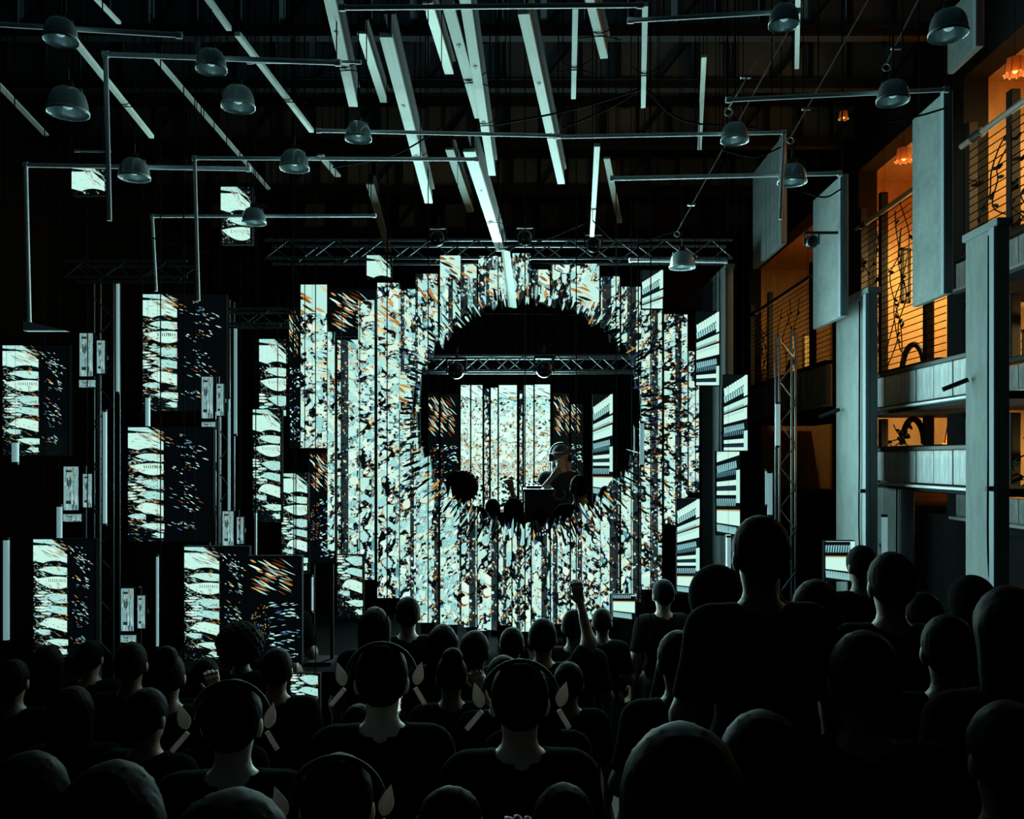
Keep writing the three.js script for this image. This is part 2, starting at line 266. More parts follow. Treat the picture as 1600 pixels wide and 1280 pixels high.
// slender painted battens hanging under the roof: [x0,y0,x1,y1,width px at start,kind,label]
const HB = 1.85;
const battens = [
  [724, -12, 769, 277, 18, 1, 'brightest white batten at the centre top of the view'],
  [699, 10, 749, 188, 19, 1, 'white batten touching the left side of the brightest centre batten'],
  [733, 240, 782, 395, 19, 1, 'bright batten ending right above the ring of screens'],
  [603, 62, 670, 320, 20, 1, 'long bright batten left of the centre, above the smaller ring block'],
  [511, -12, 552, 170, 18, 1, 'bright batten at the top, left of the long one'],
  [818, 26, 877, 290, 18, 1, 'long bright batten right of the centre'],
  [918, -8, 944, 95, 14, 1, 'short pale batten at the top right of centre'],
  [668, 8, 702, 118, 16, 0, 'short grey batten between the two long bright ones'],
  [565, 55, 600, 162, 14, 0, 'dim grey batten right of the dangling lamp'],
  [702, 236, 735, 333, 13, 0, 'dim grey batten beside the one ending above the ring'],
  [948, 250, 968, 350, 10, 0, 'dim batten high right of the ring top'],
  [578, 290, 607, 395, 12, 0, 'faint batten ending over the small block screen'],
  [312, -12, 358, 52, 8, 1, 'thin slanting batten at the top left of the view'],
  [371, 60, 487, 210, 9, 1, 'thin bright slanting batten beside the upper left lamps'],
  [110, 62, 237, 219, 9, 1, 'thin slanting batten at the far upper left'],
  [238, 88, 420, 298, 8, 0, 'long faint slanting batten crossing the left pipes'],
  [-10, 128, 72, 214, 9, 0, 'faint slanting batten at the left edge'],
  [138, -10, 186, 40, 7, 0, 'small faint batten in the top left corner'],
  [500, 245, 528, 278, 10, 0, 'stub of a batten under the middle left pipe'],
  [1008, 14, 1005, 172, 9, 1, 'narrow upright-looking batten right of centre, with a cable knot'],
  [899, 18, 896, 158, 9, 1, 'narrow batten left of the knotted one'],
  [933, 232, 925, 372, 9, 1, 'narrow batten just above the ring, right of centre'],
  [1100, 92, 1093, 236, 8, 0, 'narrow dim batten near the right lamps'],
  [1247, -8, 1245, 110, 8, 0, 'narrow dim batten close to the right hanging panels'],
  [790, 396, 801, 484, 16, 1, 'short batten crossing the upper rim of the ring'],
];
const arrowGeo = (() => { const s = new THREE.Shape(); s.moveTo(-.003, -.02); s.lineTo(.003, -.02); s.lineTo(.003, .004); s.lineTo(.011, .004); s.lineTo(0, .02); s.lineTo(-.011, .004); s.lineTo(-.003, .004); return new THREE.ExtrudeGeometry(s, { depth: .002, bevelEnabled: false }).rotateX(Math.PI / 2); })();
battens.forEach(([x0, y0, x1, y1, w, bright, label], i) => {
  let a, b;
  if (i === battens.length - 1) { a = P(x0, y0, 7.6); b = P(x1, y1, 7.55); }
  else { const h = (bright ? HB : 3.1) + (i % 3) * .012; a = P(x0, y0, h * F / (VY - y0)); b = P(x1, y1, h * F / (VY - y1)); }
  const W = Math.max(.022, U(w, -a.z)), t = thing('ceiling_batten', label, 'batten', [a.x, a.y, a.z], 'hanging battens'); const o = V(0, 0, 0), e = b.clone().sub(a);
  const up = V(0, .02, 0);
  const A = o.clone().add(up), B = e.clone().add(up);
  part('lower_flange', barBox(A, B, W, .02), M.beam, t);
  if (i < battens.length - 1) {
    if (w >= 12) part('web', barBox(A.clone().add(V(W * .28, .05, 0)), B.clone().add(V(W * .28, .05, 0)), W * .28, .09), M.web, t);
    if (w >= 12) part('upper_flange', barBox(A.clone().add(V(W * .3, .1, 0)), B.clone().add(V(W * .3, .1, 0)), W * .9, .015), M.web, t);
    for (const k of [.12, .88]) { const p = A.clone().lerp(B, k); part('hanger_rod', rod(V(p.x, p.y + .1, p.z), V(p.x, ROOF - a.y, p.z), .004, 5), M.cable, t); }
    if (w >= 18) for (const k of [.3, .6]) { const p = A.clone().lerp(B, k); const m = part('arrow_mark', arrowGeo, M.black, t); m.position.set(p.x, p.y - .0105, p.z); m.rotation.x = Math.atan2(e.y, -e.z); }
    if (w >= 9 && (bright || i > 18)) { const p = A.clone().lerp(B, .62); part('tie_wire', tube([V(p.x - .09, p.y - .02, p.z), V(p.x - .03, p.y - .015, p.z), V(p.x + W, p.y - .013, p.z), V(p.x + .1, p.y - .03, p.z)], .0025, 14, 5), M.cable, t); part('tie_wire', tube([V(p.x - .07, p.y + .01, p.z + .05), V(p.x, p.y - .014, p.z + .03), V(p.x + .09, p.y + .02, p.z + .05)], .0025, 14, 5), M.cable, t); }
  } else part('hanger_rod', rod(V(0, .02, 0), V(0, ROOF - a.y, 0), .004, 5), M.cable, t);
});

// horizontal pipes, some with a drop at one end: [x0,y0,x1,y1, dropBottomY|0, atEnd(0/1), label]
const HP = 1.7;
const pipes = [
  [-20, 37, 280, 55, 0, 0, 8, 'pale pipe at the top left corner carrying a bell lamp'],
  [165, 85, 528, 98, 345, 0, 8, 'pale pipe with a long drop, upper left'],
  [40, 258, 388, 264, 515, 0, 7, 'pale pipe with a thick drop at the left edge'],
  [304, 247, 745, 249, 470, 0, 6, 'middle left pipe with a drop, carrying a bell lamp'],
  [238, 338, 585, 337, 455, 0, 5, 'lower left pipe with a drop ending above the leaf screens'],
  [498, 204, 872, 212, 0, 0, 6, 'pipe crossing the long bright battens'],
  [868, 214, 1225, 207, 350, 1, 6, 'pipe right of the battens ending at a hanging panel top'],
  [956, 279, 1312, 271, 0, 1, 7, 'lower right pipe ending at the second hanging panel'],
  [1138, 156, 1478, 140, 0, 1, 7, 'upper right pipe ending at the tallest hanging panel'],
  [985, 32, 1245, 17, 0, 0, 7, 'pale pipe at the top right of centre'],
  [535, 12, 1000, 8, 0, 0, 8, 'long pipe along the very top of the view'],
  [985, 407, 1134, 409, 0, 0, 5, 'short pipe over the right end of the ring'],
  [390, 97, 560, 97, 0, 0, 5, 'thin pipe beside the upper left lamps'],
  [120, 236, 170, 237, 0, 0, 3, 'short thin pipe above the small block screen'],
];
const pipeD = (y) => HP * F / (VY - y);
for (const [x0, y0, x1, y1, drop, end, w, label] of pipes) {
  const d = pipeD((y0 + y1) / 2), a = P(x0, y0, d), b = P(x1, y1, d), r = U(w, d) / 2, t = thing('conduit_pipe', label, 'pipe', [a.x, a.y, a.z], 'conduit pipes');
  const e = b.clone().sub(a);
  part('pipe_run', rod(V(0, 0, 0), e, r, 12), M.pipe, t);
  for (const k of [0, 1]) part('end_cap', rod(e.clone().multiplyScalar(k).add(V(-.012, 0, 0)), e.clone().multiplyScalar(k).add(V(.012, 0, 0)), r * 1.35, 12), M.pipe, t);
  if (drop) {
    const p = end ? e : V(0, 0, 0), L = U(drop - y0, d), sg = end ? -1 : 1;
    const dr = part('drop_pipe', rod(p, p.clone().add(V(U(6, d) * sg, -L, 0)), r * .9, 12), M.pipe, t);
    if (drop > 500) { const s = new THREE.Shape(); s.moveTo(0, 0); s.lineTo(U(66, d), 0); s.lineTo(U(8, d), U(14, d)); s.lineTo(0, U(14, d)); part('foot_bracket', new THREE.ExtrudeGeometry(s, { depth: .05, bevelEnabled: false }).translate(p.x, p.y - L - .01, -.025), M.pipe, t); }
  }
  for (const k of [.2, .8]) { const p = e.clone().multiplyScalar(k); part('hanger_rod', rod(V(p.x, p.y + r, p.z), V(p.x, ROOF - a.y, p.z), .003, 5), M.cable, t); }
}

// bell lamps: [x, y(centre), width, depth from pipe y, label, bright]
const lamps = [
  [95, 45, 50, 46, 'bell lamp on the top left corner pipe'], [330, 92, 46, 92, 'bell lamp on the upper left pipe with the long drop'], [210, 262, 46, 261, 'bell lamp on the left-edge pipe'],
  [460, 248, 44, 248, 'bell lamp on the middle left pipe'], [560, 203, 40, 206, 'dim bell lamp left of the long bright battens'], [397, 336, 36, 337, 'small bell lamp beside the amber block screen'],
  [1225, 22, 46, 22, 'bell lamp at the top, near the right hanging panels'], [1395, 141, 48, 147, 'bell lamp on the upper right pipe by the tallest hanging panel'], [1148, 205, 42, 210, 'bell lamp on the pipe right of the battens'],
  [1238, 270, 44, 274, 'bell lamp on the lower right pipe'], [1066, 405, 40, 408, 'bell lamp over the right rim of the ring'], [372, 150, 50, 150, 'faint bell lamp hanging between the left battens'],
  [106, 156, 60, 156, 'faint wide bell lamp at the far upper left'], [1482, 34, 58, 34, 'faint large bell lamp in the top right corner'],
];
const shadeProf = (R, H) => { const p = []; for (let i = 0; i <= 14; i++) { const t = i / 14, a = t * Math.PI / 2; p.push(new THREE.Vector2(R * (.3 + .7 * Math.sin(a) ** .8), H * Math.cos(a) * .92)); } p.push(new THREE.Vector2(R * 1.05, -.012)); p.push(new THREE.Vector2(R * .98, -.006)); for (let i = 13; i >= 0; i--) { const t = i / 14, a = t * Math.PI / 2; p.push(new THREE.Vector2(R * .95 * (.3 + .7 * Math.sin(a) ** .8), H * .97 * Math.cos(a) * .92)); } return p; };
for (const [x, y, w, py, label] of lamps) {
  const d0 = pipeD(py), d = d0 - U(w, d0) * .55 - .03, c = P(x, y + w * .3, d), R = U(w, d) / 2, H = R * 1.3, t = thing('bell_lamp', label, 'lamp', [c.x, c.y, c.z], 'hanging bell lamps');
  part('shade', new THREE.LatheGeometry(shadeProf(R, H), 28), M.glassShade, t);
  part('rim', new THREE.TorusGeometry(R * 1.02, R * .035, 6, 32).rotateX(Math.PI / 2), M.pipe, t);
  part('cap', new THREE.CylinderGeometry(R * .26, R * .36, R * .45, 16).translate(0, H * .92 + R * .15, 0), M.blackGloss, t);
  part('bulb', new THREE.SphereGeometry(R * .3, 14, 10).translate(0, R * .4, 0), M.tubeWhite, t);
  for (const s of [-1, 1]) part('clip', rbox(R * .18, R * .22, R * .12, s * R * .66, H * .82, 0, .004), M.steel, t);
  part('stem', rod(V(0, H * .92 + R * .3, 0), V(0, H + R * .9, 0), R * .07, 8), M.black, t);
  part('cord', rod(V(0, H + R * .9, 0), V(0, ROOF - c.y, 0), .0035, 6), M.cable, t);
}
// suspension wires on the right, loose cables
const wires = [[[1250, -20], [1165, 120], [1138, 170], 4.2, 'thin steel wire from the top down to the right lamp'], [[1440, -10], [1400, 75], [1385, 100], 4.3, 'thin steel wire at the top beside the tallest hanging panel'], [[1300, 100], [1260, 170], [1235, 215], 5, 'thin steel wire down to the lower right lamp'], [[1120, 250], [1080, 320], [1058, 362], 6, 'thin steel wire down to the lamp over the ring']];
for (const [a, b, c, d, label] of wires) {
  const p = [P(...a, d), P(...b, d), P(...c, d)], t = thing('steel_wire', label, 'wire', [p[2].x, p[2].y, p[2].z], 'steel wires');
  const up = p[0].clone().sub(p[2]); up.multiplyScalar((ROOF - p[2].y) / up.y); part('strand', rod(V(0, 0, 0), up, .004, 6), M.pipe, t); part('clamp', rbox(.05, .015, .02, p[1].x - p[2].x, p[1].y - p[2].y, 0, .004), M.steel, t); part('hook', new THREE.TorusGeometry(.018, .004, 6, 16).translate(0, -.015, 0), M.steel, t);
}
const cables = [[[[690, 200], [620, 240], [520, 262]], 5.2, 'sagging cable from the bright batten to the left'], [[[775, 195], [900, 170], [1000, 140]], 4.4, 'cable rising right from the bright battens'], [[[880, 200], [960, 165], [1010, 132]], 4.6, 'cable tied to the knotted narrow batten'], [[[1010, 140], [1060, 185], [1180, 200]], 4.6, 'cable drooping from the knotted batten'], [[[926, 345], [970, 380], [1060, 360]], 6.6, 'cable looping under the narrow batten above the ring'], [[[780, 390], [850, 375], [915, 348]], 7, 'cable along the top of the ring'], [[[0, 315], [150, 350], [330, 395]], 6, 'black cable sagging across the left wall'], [[[1130, 235], [1180, 245], [1225, 228]], 5.2, 'loop of cable under the right pipe'], [[[1255, 300], [1290, 308], [1315, 295]], 5.2, 'loop of cable on the second hanging panel'], [[[1390, 190], [1440, 180], [1480, 168]], 4.4, 'cable on the tallest hanging panel'], [[[715, 490], [825, 490], [905, 492]], 8.3, 'thin cable strung across the dark hole of the ring']];
for (const [pts, d, label] of cables) { const q = pts.map(([x, y]) => P(x, y, d)); const m = part('loose_cable', merge([tube(q, .005, 30, 6), rod(q[0], V(q[0].x, ROOF, q[0].z), .003, 5)]), M.cable, scene); m.name = numbered('loose_cable'); tag(m, label, 'cable', 'loose cables'); }

//#RING
// ---------------------------------------------------------------- the ring of LED strips
const RC = { x: 825, y: 645, r: 173 };
const strips = [
  [470, 511, 445, 700], [514, 525, 520, 860], [526, 559, 530, 868], [561, 586, 470, 905], [588, 622, 440, 936], [624, 649, 452, 958], [651, 685, 430, 972], [687, 719, 398, 978], [721, 745, 414, 980], [747, 777, 398, 984],
  [779, 799, 402, 978], [801, 829, 398, 986], [831, 859, 420, 990], [861, 890, 415, 975], [892, 937, 410, 966], [939, 968, 432, 958], [970, 1001, 450, 940], [1003, 1035, 482, 922], [1037, 1073, 492, 820], [1075, 1094, 548, 770],
];
const ringC = P(825, 720 + 0, RINGD);
const ring = thing('led_ring', 'huge ring of vertical LED screen strips around a dark round hole on the stage', 'led screen', [ringC.x, 0, -RINGD]);
const ringLocal = (px, py) => { const p = P(px, py, RINGD); return new THREE.Vector2(p.x - ringC.x, p.y); };
function ringPoly(pts, k) {
  const s = new THREE.Shape(pts.map(([x, y]) => ringLocal(x, y)));
  const z = [0, .05, -.04, .03, -.06][k % 5];
  const h = part('led_strip', new THREE.ExtrudeGeometry(s, { depth: .07, bevelEnabled: false }).translate(0, 0, z - .07), M.housing, ring);
  const ox = [0, 21, -17, 9, -26, 14, -8][k % 7], oy = [0, -24, 17, 31, -12, 22, -30, 8][k % 8];
  const f = new THREE.ShapeGeometry(s); const uv = f.attributes.uv, ps = f.attributes.position;
  for (let i = 0; i < ps.count; i++) { const px = VX + (ps.getX(i) + ringC.x) * F / RINGD, py = VY - (ps.getY(i) - CAMY) * F / RINGD; uv.setXY(i, (px + ox - 413) / 804, 1 - (py + oy - 288) / 804); }
  part('screen', f.translate(0, 0, z + .004), MLED.ring, h);
  // cabinet joints every half metre on the back
}
strips.forEach(([x0, x1, t, b], k) => {
  const ragged = new Map(), ins = (x, key = x) => { if (!ragged.has(key)) { const r = RC.r + rr(-7, 13), q = Math.abs(x - RC.x); ragged.set(key, q < r ? Math.sqrt(r * r - q * q) : 0); } return ragged.get(key); };
  const xs = [0, .12, .25, .37, .5, .62, .75, .88, 1].map((u) => x0 + (x1 - x0) * u), m = Math.max(...xs.map(ins));
  if (m > 14) {
    ringPoly([[x0, t], [x1, t], ...xs.slice().reverse().map((x) => [x, RC.y - ins(x) - .5])], k);
    ringPoly([[x0, b], [x1, b], ...xs.slice().reverse().map((x) => [x, RC.y + ins(x, -x) + .5])], k + 2);
  } else ringPoly([[x0, t], [x1, t], [x1, b], [x0, b]], k);
});
part('back_frame', merge([new THREE.TorusGeometry(U(RC.r + 24, RINGD), .035, 8, 64), new THREE.TorusGeometry(U(RC.r + 62, RINGD), .035, 8, 64)]).translate(P(825, 645, RINGD).x - ringC.x, P(825, 645, RINGD).y, -.17), M.black, ring);
for (const s of [-1, 1]) part('support_leg', box(.09, P(0, 900, RINGD).y - STAGE, .09, s * .9, (P(0, 900, RINGD).y + STAGE) / 2, -.2), M.black, ring);
// loose shards that point at the hole, ragged along its rim
const shardMats = [...['#b9efe1', '#c9f7e8', '#8ccac8', '#d79a4a', '#28406a'].map((c) => new THREE.MeshStandardMaterial({ color: 0x050708, emissive: c, emissiveIntensity: .9, roughness: .5 })), M.housing, M.housing, M.black];
const shardGeo = (() => { const s = new THREE.Shape(); s.moveTo(0, 0); s.quadraticCurveTo(.45, -.5, 1, -.12); s.lineTo(1, .2); s.quadraticCurveTo(.4, .5, 0, 0); return new THREE.ExtrudeGeometry(s, { depth: 1, bevelEnabled: false }); })();
const c0 = ringLocal(RC.x, RC.y);
for (let i = 0; i < 230; i++) {
  const a = i / 230 * 6.283 + rr(-.02, .02), low = Math.sin(a) < -.35, r0 = U(rr(164, 182) + (low ? rr(-6, 12) : 0), RINGD), L = U(rr(8, low ? 40 : 24), RINGD), w = U(rr(2.2, 7.5), RINGD);
  const dk = low ? .7 : .55;
  const m = part('rim_shard', shardGeo, rnd() < dk ? shardMats[5 + Math.floor(rnd() * 3)] : shardMats[Math.floor(rnd() * 5)], ring);
  m.position.set(c0.x + Math.cos(a) * r0, c0.y + Math.sin(a) * r0, .075 + rr(0, .03)); m.rotation.z = a + rr(-.12, .12); m.scale.set(L, w, .012);
}

// ---------------------------------------------------------------- separate hanging screens
function panel(kind, x0, y0, x1, y1, d, label, mat, opts = {}) {
  const a = P(x0, y0, d), b = P(x1, y1, d), w = b.x - a.x, h = a.y - b.y, cx = (a.x + b.x) / 2;
  const t = thing(kind, label, 'led screen', [cx, b.y, -d], opts.group || 'hanging led screens'); if (opts.turn) t.rotation.y = opts.turn;
  const hs = part('housing', rbox(w + .012, h + .012, .06, 0, h / 2, -.034, .006), M.housing, t);
  const f = new THREE.PlaneGeometry(w, h).translate(0, h / 2, 0); const uv = f.attributes.uv, [u0, v0, u1, v1] = opts.uv || [0, 0, 1, 1];
  for (let i = 0; i < 4; i++) uv.setXY(i, u0 + uv.getX(i) * (u1 - u0), v0 + uv.getY(i) * (v1 - v0));
  part('screen', f, mat, t);
  if (opts.stand) { for (const s of [-1, 1]) part('stand_leg', box(.03, b.y - opts.stand, .03, s * w * .35, -(b.y - opts.stand) / 2, -.03), M.black, t); part('stand_foot', box(w * .9, .03, .3, 0, -(b.y - opts.stand) + .015, -.03), M.black, t); }
  else for (const s of [-1, 1]) part('hanger_rod', rod(V(s * w * .35, h, -.03), V(s * w * .35, ROOF - b.y, -.03), .004, 5), M.cable, t);
  if (opts.light) { const c = V(cx, (a.y + b.y) / 2, -d + .03); area(c.x, c.y, c.z, w * (opts.lw || 1), h, opts.light); }
  return t;
}
panel('led_screen', 4, 540, 106, 712, 7.2, 'leaf-patterned screen at the far left edge, below the thick drop pipe', MLED.leafHalf, { light: PANEL_L * .5 });
panel('led_screen', 222, 460, 352, 642, 7.4, 'leaf-patterned screen hanging highest on the left, with amber sparks at its right', MLED.leaf, { light: PANEL_L * .5 });
panel('led_screen', 200, 668, 332, 846, 7.0, 'leaf-patterned screen in the middle of the left side, below the highest one', MLED.leaf, { stand: 0, light: PANEL_L * .5 });
panel('led_screen', 52, 843, 148, 1028, 6.7, 'low leaf-patterned screen at the far left above the crowd', MLED.leafHalf, { stand: 0 });
panel('led_screen', 287, 855, 388, 1032, 6.6, 'low leaf-patterned screen right of the far left one, behind heads', MLED.leafHalf, { stand: 0 });
panel('led_screen', 454, 1054, 498, 1152, 6.2, 'small low leaf screen glowing between crowd heads left of centre', MLED.leafWide, { stand: 0, uv: [0, 0, 1, .55] });
panel('led_screen', 240, 1190, 292, 1262, 5.6, 'lowest leaf screen glimpsed near the bottom left', MLED.leafWide, { stand: 0, uv: [0, 0, 1, .3] });
panel('led_screen', 112, 258, 165, 303, 6, 'small block screen under the left-edge pipe', MLED.leafWide, { uv: [0, .78, 1, 1] });
panel('led_screen', 345, 292, 392, 380, 6.4, 'small block screen with amber streaks under the middle left pipe', MLED.leafWide, { uv: [0, .56, 1, 1] });
panel('led_screen', 573, 399, 611, 434, 7.9, 'small square block screen at the upper left of the ring', MLED.leafWide, { uv: [0, .8, 1, 1] });
panel('led_screen', 405, 530, 449, 650, 7.75, 'narrow leaf screen standing off the upper left of the ring', MLED.leafWide, { uv: [0, .38, 1, 1] });
panel('led_screen', 395, 640, 439, 816, 7.6, 'tall narrow leaf screen left of the ring', MLED.leafWide, { stand: 0 });
panel('led_screen', 440, 740, 481, 896, 7.7, 'narrow leaf screen at the lower left of the ring', MLED.leafWide, { stand: 0 });
panel('led_screen', 527, 868, 567, 966, 7.65, 'short leaf screen under the lower left of the ring', MLED.leafWide, { stand: 0, uv: [0, 0, 1, .55] });
panel('led_screen', 452, 480, 468, 700, 8.2, 'thin dark spark-flecked screen at the left flank of the ring', MLED.spark, { uv: [.4, 0, .9, 1] });
panel('led_screen', 482, 705, 524, 880, 8.2, 'dark spark-flecked screen at the lower left flank of the ring', MLED.spark, { stand: STAGE });
panel('led_screen', 512, 452, 586, 525, 8.22, 'screen of amber diagonal streaks at the upper left of the ring', MLED.spark, { uv: [0, .6, 1, 1] });
panel('led_screen', 385, 870, 470, 1035, 6.5, 'dark screen with slanting sparks low left of the ring', MLED.spark, { stand: 0 });
panel('led_screen', 590, 1084, 682, 1160, 6.0, 'low screen glowing in a gap between crowd heads at the bottom centre left', MLED.ring, { stand: 0, uv: [.35, .3, .5, .4] });
panel('led_screen', 803, 1146, 918, 1184, 6.0, 'lowest sliver of screen glowing under the crowd at the bottom centre', MLED.ring, { stand: 0, uv: [.5, .2, .65, .25] });
const cl = PANEL_L;
panel('comb_screen', 1003, 422, 1036, 482, 7.9, 'comb-patterned screen at the upper right of the ring', MLED.comb, { uv: [0, .6, 1, 1] });
panel('comb_screen', 1088, 487, 1125, 602, 7.8, 'comb-patterned screen upper right, off the ring', MLED.comb, { uv: [0, .3, 1, 1], light: cl });
panel('comb_screen', 1131, 586, 1168, 704, 7.7, 'comb-patterned screen farthest right, beside the balcony', MLED.comb, { uv: [0, .3, 1, 1], light: cl });
panel('comb_screen', 1120, 706, 1156, 836, 7.75, 'comb-patterned screen just below the farthest right one', MLED.comb, { stand: 0, uv: [0, 0, 1, .62], light: cl });
panel('comb_screen', 1058, 780, 1093, 928, 7.7, 'tall comb-patterned screen at the lower right of the ring', MLED.comb, { stand: 0, light: cl });
panel('comb_screen', 958, 930, 992, 968, 7.6, 'small comb-patterned screen under the lower right of the ring', MLED.comb, { stand: 0, uv: [0, 0, 1, .25] });
panel('comb_screen', 1180, 1004, 1213, 1072, 5.8, 'low comb-patterned screen glowing between heads at the right', MLED.comb, { stand: .45, uv: [0, 0, 1, .5] });
panel('comb_screen', 1290, 846, 1336, 908, 6.6, 'comb-patterned screen behind heads next to the pale column', MLED.comb, { stand: .45, uv: [0, 0, 1, .3] });
panel('comb_screen', 994, 1126, 1022, 1160, 5.6, 'tiny comb-patterned screen low at the right of centre', MLED.comb, { stand: 0, uv: [0, 0, 1, .2] });
panel('comb_screen', 1397, 1080, 1434, 1112, 5.2, 'tiny comb-patterned screen low at the far right by the short column', MLED.comb, { stand: .45, uv: [0, 0, 1, .2] });

// narrow pairs of lit wall strips on the left: [x0,y0,x1,y1,d,label]
const strL = [[125, 520, 166, 607, 'pair of pale lit strips below the thick drop pipe'], [100, 728, 146, 816, 'pair of pale lit strips left of the middle leaf screen'], [315, 588, 351, 672, 'pair of pale lit strips under the highest left screen'], [303, 690, 336, 782, 'pair of pale lit strips on the right of the middle leaf screen'], [190, 918, 229, 1004, 'pair of pale lit strips between the two low left screens'], [348, 798, 382, 868, 'pair of pale lit strips above the crowd, left of the ring'], [138, 1180, 176, 1232, 'dim pair of lit strips at the bottom left']];
const printTex = canvas(128, 512, (g, w, h) => { g.fillStyle = '#7fa9ab'; g.fillRect(0, 0, w, h); for (let i = 0; i < 60; i++) { g.fillStyle = pick(['#2f4648', '#9cc6c4', '#5d8486', '#b6dcd6', '#8a7a52']); g.fillRect(rr(0, w), rr(0, h), rr(3, 12), rr(20, 120)); } g.fillStyle = '#1d2c2e'; g.fillRect(18, 40, 50, 26); g.fillRect(20, 400, 44, 40); });
const mPrint = new THREE.MeshStandardMaterial({ color: 0x101516, roughness: .6, emissive: 0xffffff, emissiveMap: printTex, emissiveIntensity: .9 });
for (const [x0, y0, x1, y1, label] of strL) {
  const d = 7.1 - (y0 > 900 ? .9 : 0), a = P(x0, y0, d), b = P(x1, y1, d), w = b.x - a.x, h = a.y - b.y, t = thing('light_strip', label, 'light', [a.x, b.y, -d], 'pale lit strips');
  const p1 = part('tall_strip', rbox(w * .55, h * .8, .03, w * .275, h * .6, 0, .005), M.housing, t); part('diffuser', new THREE.PlaneGeometry(w * .5, h * .77).translate(w * .275, h * .6, .0165), mPrint, p1);
  const p2 = part('short_strip', rbox(w * .34, h * .62, .03, w * .83, h * .56, 0, .005), M.housing, t); part('diffuser', new THREE.PlaneGeometry(w * .3, h * .59).translate(w * .83, h * .56, .0165), mPrint, p2);
  const p3 = part('lower_box', rbox(w * .68, h * .16, .05, w * .34, h * .08, 0, .005), M.housing, t); part('diffuser', new THREE.PlaneGeometry(w * .62, h * .13).translate(w * .34, h * .08, .026), mPrint, p3);
  part('mount_post', rod(V(w * .66, h, -.03), V(w * .66, -b.y + (y0 > 1150 ? 0 : 0), -.03), .012, 8), M.black, t); part('mount_bar', box(w, .03, .02, w / 2, h * .55, -.026), M.black, t);
}
// thin upright light tubes: [x,y0,y1,w,d,label]
const tubes = [[184, 442, 614, 5, 7.6, 'thin upright tube left of the highest leaf screen'], [164, 642, 820, 6, 7.1, 'thin upright tube left of the middle leaf screen'], [368, 512, 680, 5, 7.8, 'thin upright tube right of the highest leaf screen'], [358, 622, 800, 4, 7.6, 'thin upright tube right of the middle leaf screen'], [246, 868, 1012, 4, 6.9, 'thin upright tube between the low left screens'], [10, 842, 1002, 9, 6.6, 'thicker upright tube at the left edge above the crowd'], [400, 800, 888, 3, 7.4, 'short upright tube left of the ring bottom'], [488, 900, 956, 3, 7.3, 'faint short tube in front of the ring bottom left'], [231, 620, 668, 7, 7.2, 'stub of upright tube above the middle leaf screen'], [24, 690, 724, 10, 6.9, 'stub of upright tube under the far left screen'], [93, 790, 915, 8, 6.9, 'upright tube ending above the low left screens'],
  [1003, 660, 728, 7, 7.8, 'short bright tube at the right edge of the dark hole'], [991, 666, 710, 2, 7.8, 'hair-thin tube inside the right edge of the hole'], [1215, 630, 698, 8, 8.6, 'short pale tube under the first balcony'], [1203, 738, 806, 8, 8.4, 'short pale tube below the first balcony'], [1138, 838, 892, 8, 7.4, 'short pale tube right of the tall comb screen'], [1262, 968, 1040, 8, 6, 'short pale tube between heads at the right'], [1382, 806, 878, 9, 6.9, 'short pale tube behind heads left of the far column'], [1197, 735, 790, 3, 8.4, 'hair-thin tube beside the one below the first balcony']];
for (const [x, y0, y1, w, d, label] of tubes) {
  const a = P(x, y0, d), b = P(x, y1, d), h = a.y - b.y, r = U(w, d) / 2, t = thing('light_tube', label, 'light', [b.x, b.y, -d], 'thin upright tubes');
  part('tube', rod(V(0, .01, 0), V(0, h - .01, 0), r, 12), M.tubeWhite, t);
  for (const k of [0, 1]) part('end_cap', new THREE.CylinderGeometry(r * 1.12, r * 1.12, .02, 12).translate(0, k * h, 0), M.blackGloss, t);
  part('hanger_wire', rod(V(0, h, 0), V(0, ROOF - b.y, 0), .0012, 5), M.cable, t);
}

//#STAGE
// ---------------------------------------------------------------- stage: wall, trusses, booth
struct('drape_back', (() => { const s = []; for (let i = 0; i < 44; i++) { const x = -3.3 + i * .11; s.push(new THREE.CylinderGeometry(.06, .07, 4.0, 8).translate(x, STAGE + 2.0, -11.7 + (i % 2) * .03)); } return merge(s); })(), M.drape, 'black pleated drape behind the stage screens', 'drape');
function stageWall(x0, y0, x1, y1, d, label, mat, uv) {
  const a = P(x0, y0, d), b = P(x1, y1, d), w = b.x - a.x, h = a.y - STAGE, t = thing('stage_screen', label, 'led screen', [(a.x + b.x) / 2, STAGE, -d], 'stage screens');
  part('housing', rbox(w, h, .07, 0, h / 2, -.04, .006), M.housing, t); const hv = a.y - b.y;
  const f = new THREE.PlaneGeometry(w - .01, hv).translate(0, b.y - STAGE + hv / 2, 0), u = f.attributes.uv; for (let i = 0; i < 4; i++) u.setXY(i, uv[0] + u.getX(i) * (uv[2] - uv[0]), uv[1] + u.getY(i) * (uv[3] - uv[1]));
  part('screen', f, mat, t);
}
const sw = [[719, 735, 602, .2, .31, 'left column'], [736, 755, 602, .31, .42, 'second column'], [756, 765, 608, .42, .5, 'narrow third column'], [766, 778, 606, .5, .58, 'fourth column, dim at the top'], [779, 809, 602, .58, .72, 'wide middle column'], [811, 817, 610, .72, .77, 'thin dark column right of the middle'], [818, 834, 602, .77, .88, 'right-hand bright column'], [835, 861, 601, .88, 1, 'last bright column beside the performer']];
for (const [x0, x1, y0, u0, u1, l] of sw) stageWall(x0, y0, x1, 800, 11 + (u0 * 10 % 2) * .03, `facet-patterned stage screen inside the ring: ${l}`, MLED.stage, [u0, 0, u1, 1]);
stageWall(668, 614, 686, 800, 11.05, 'spark-flecked stage screen at the left inside the ring', MLED.spark, [.1, 0, .5, 1]);
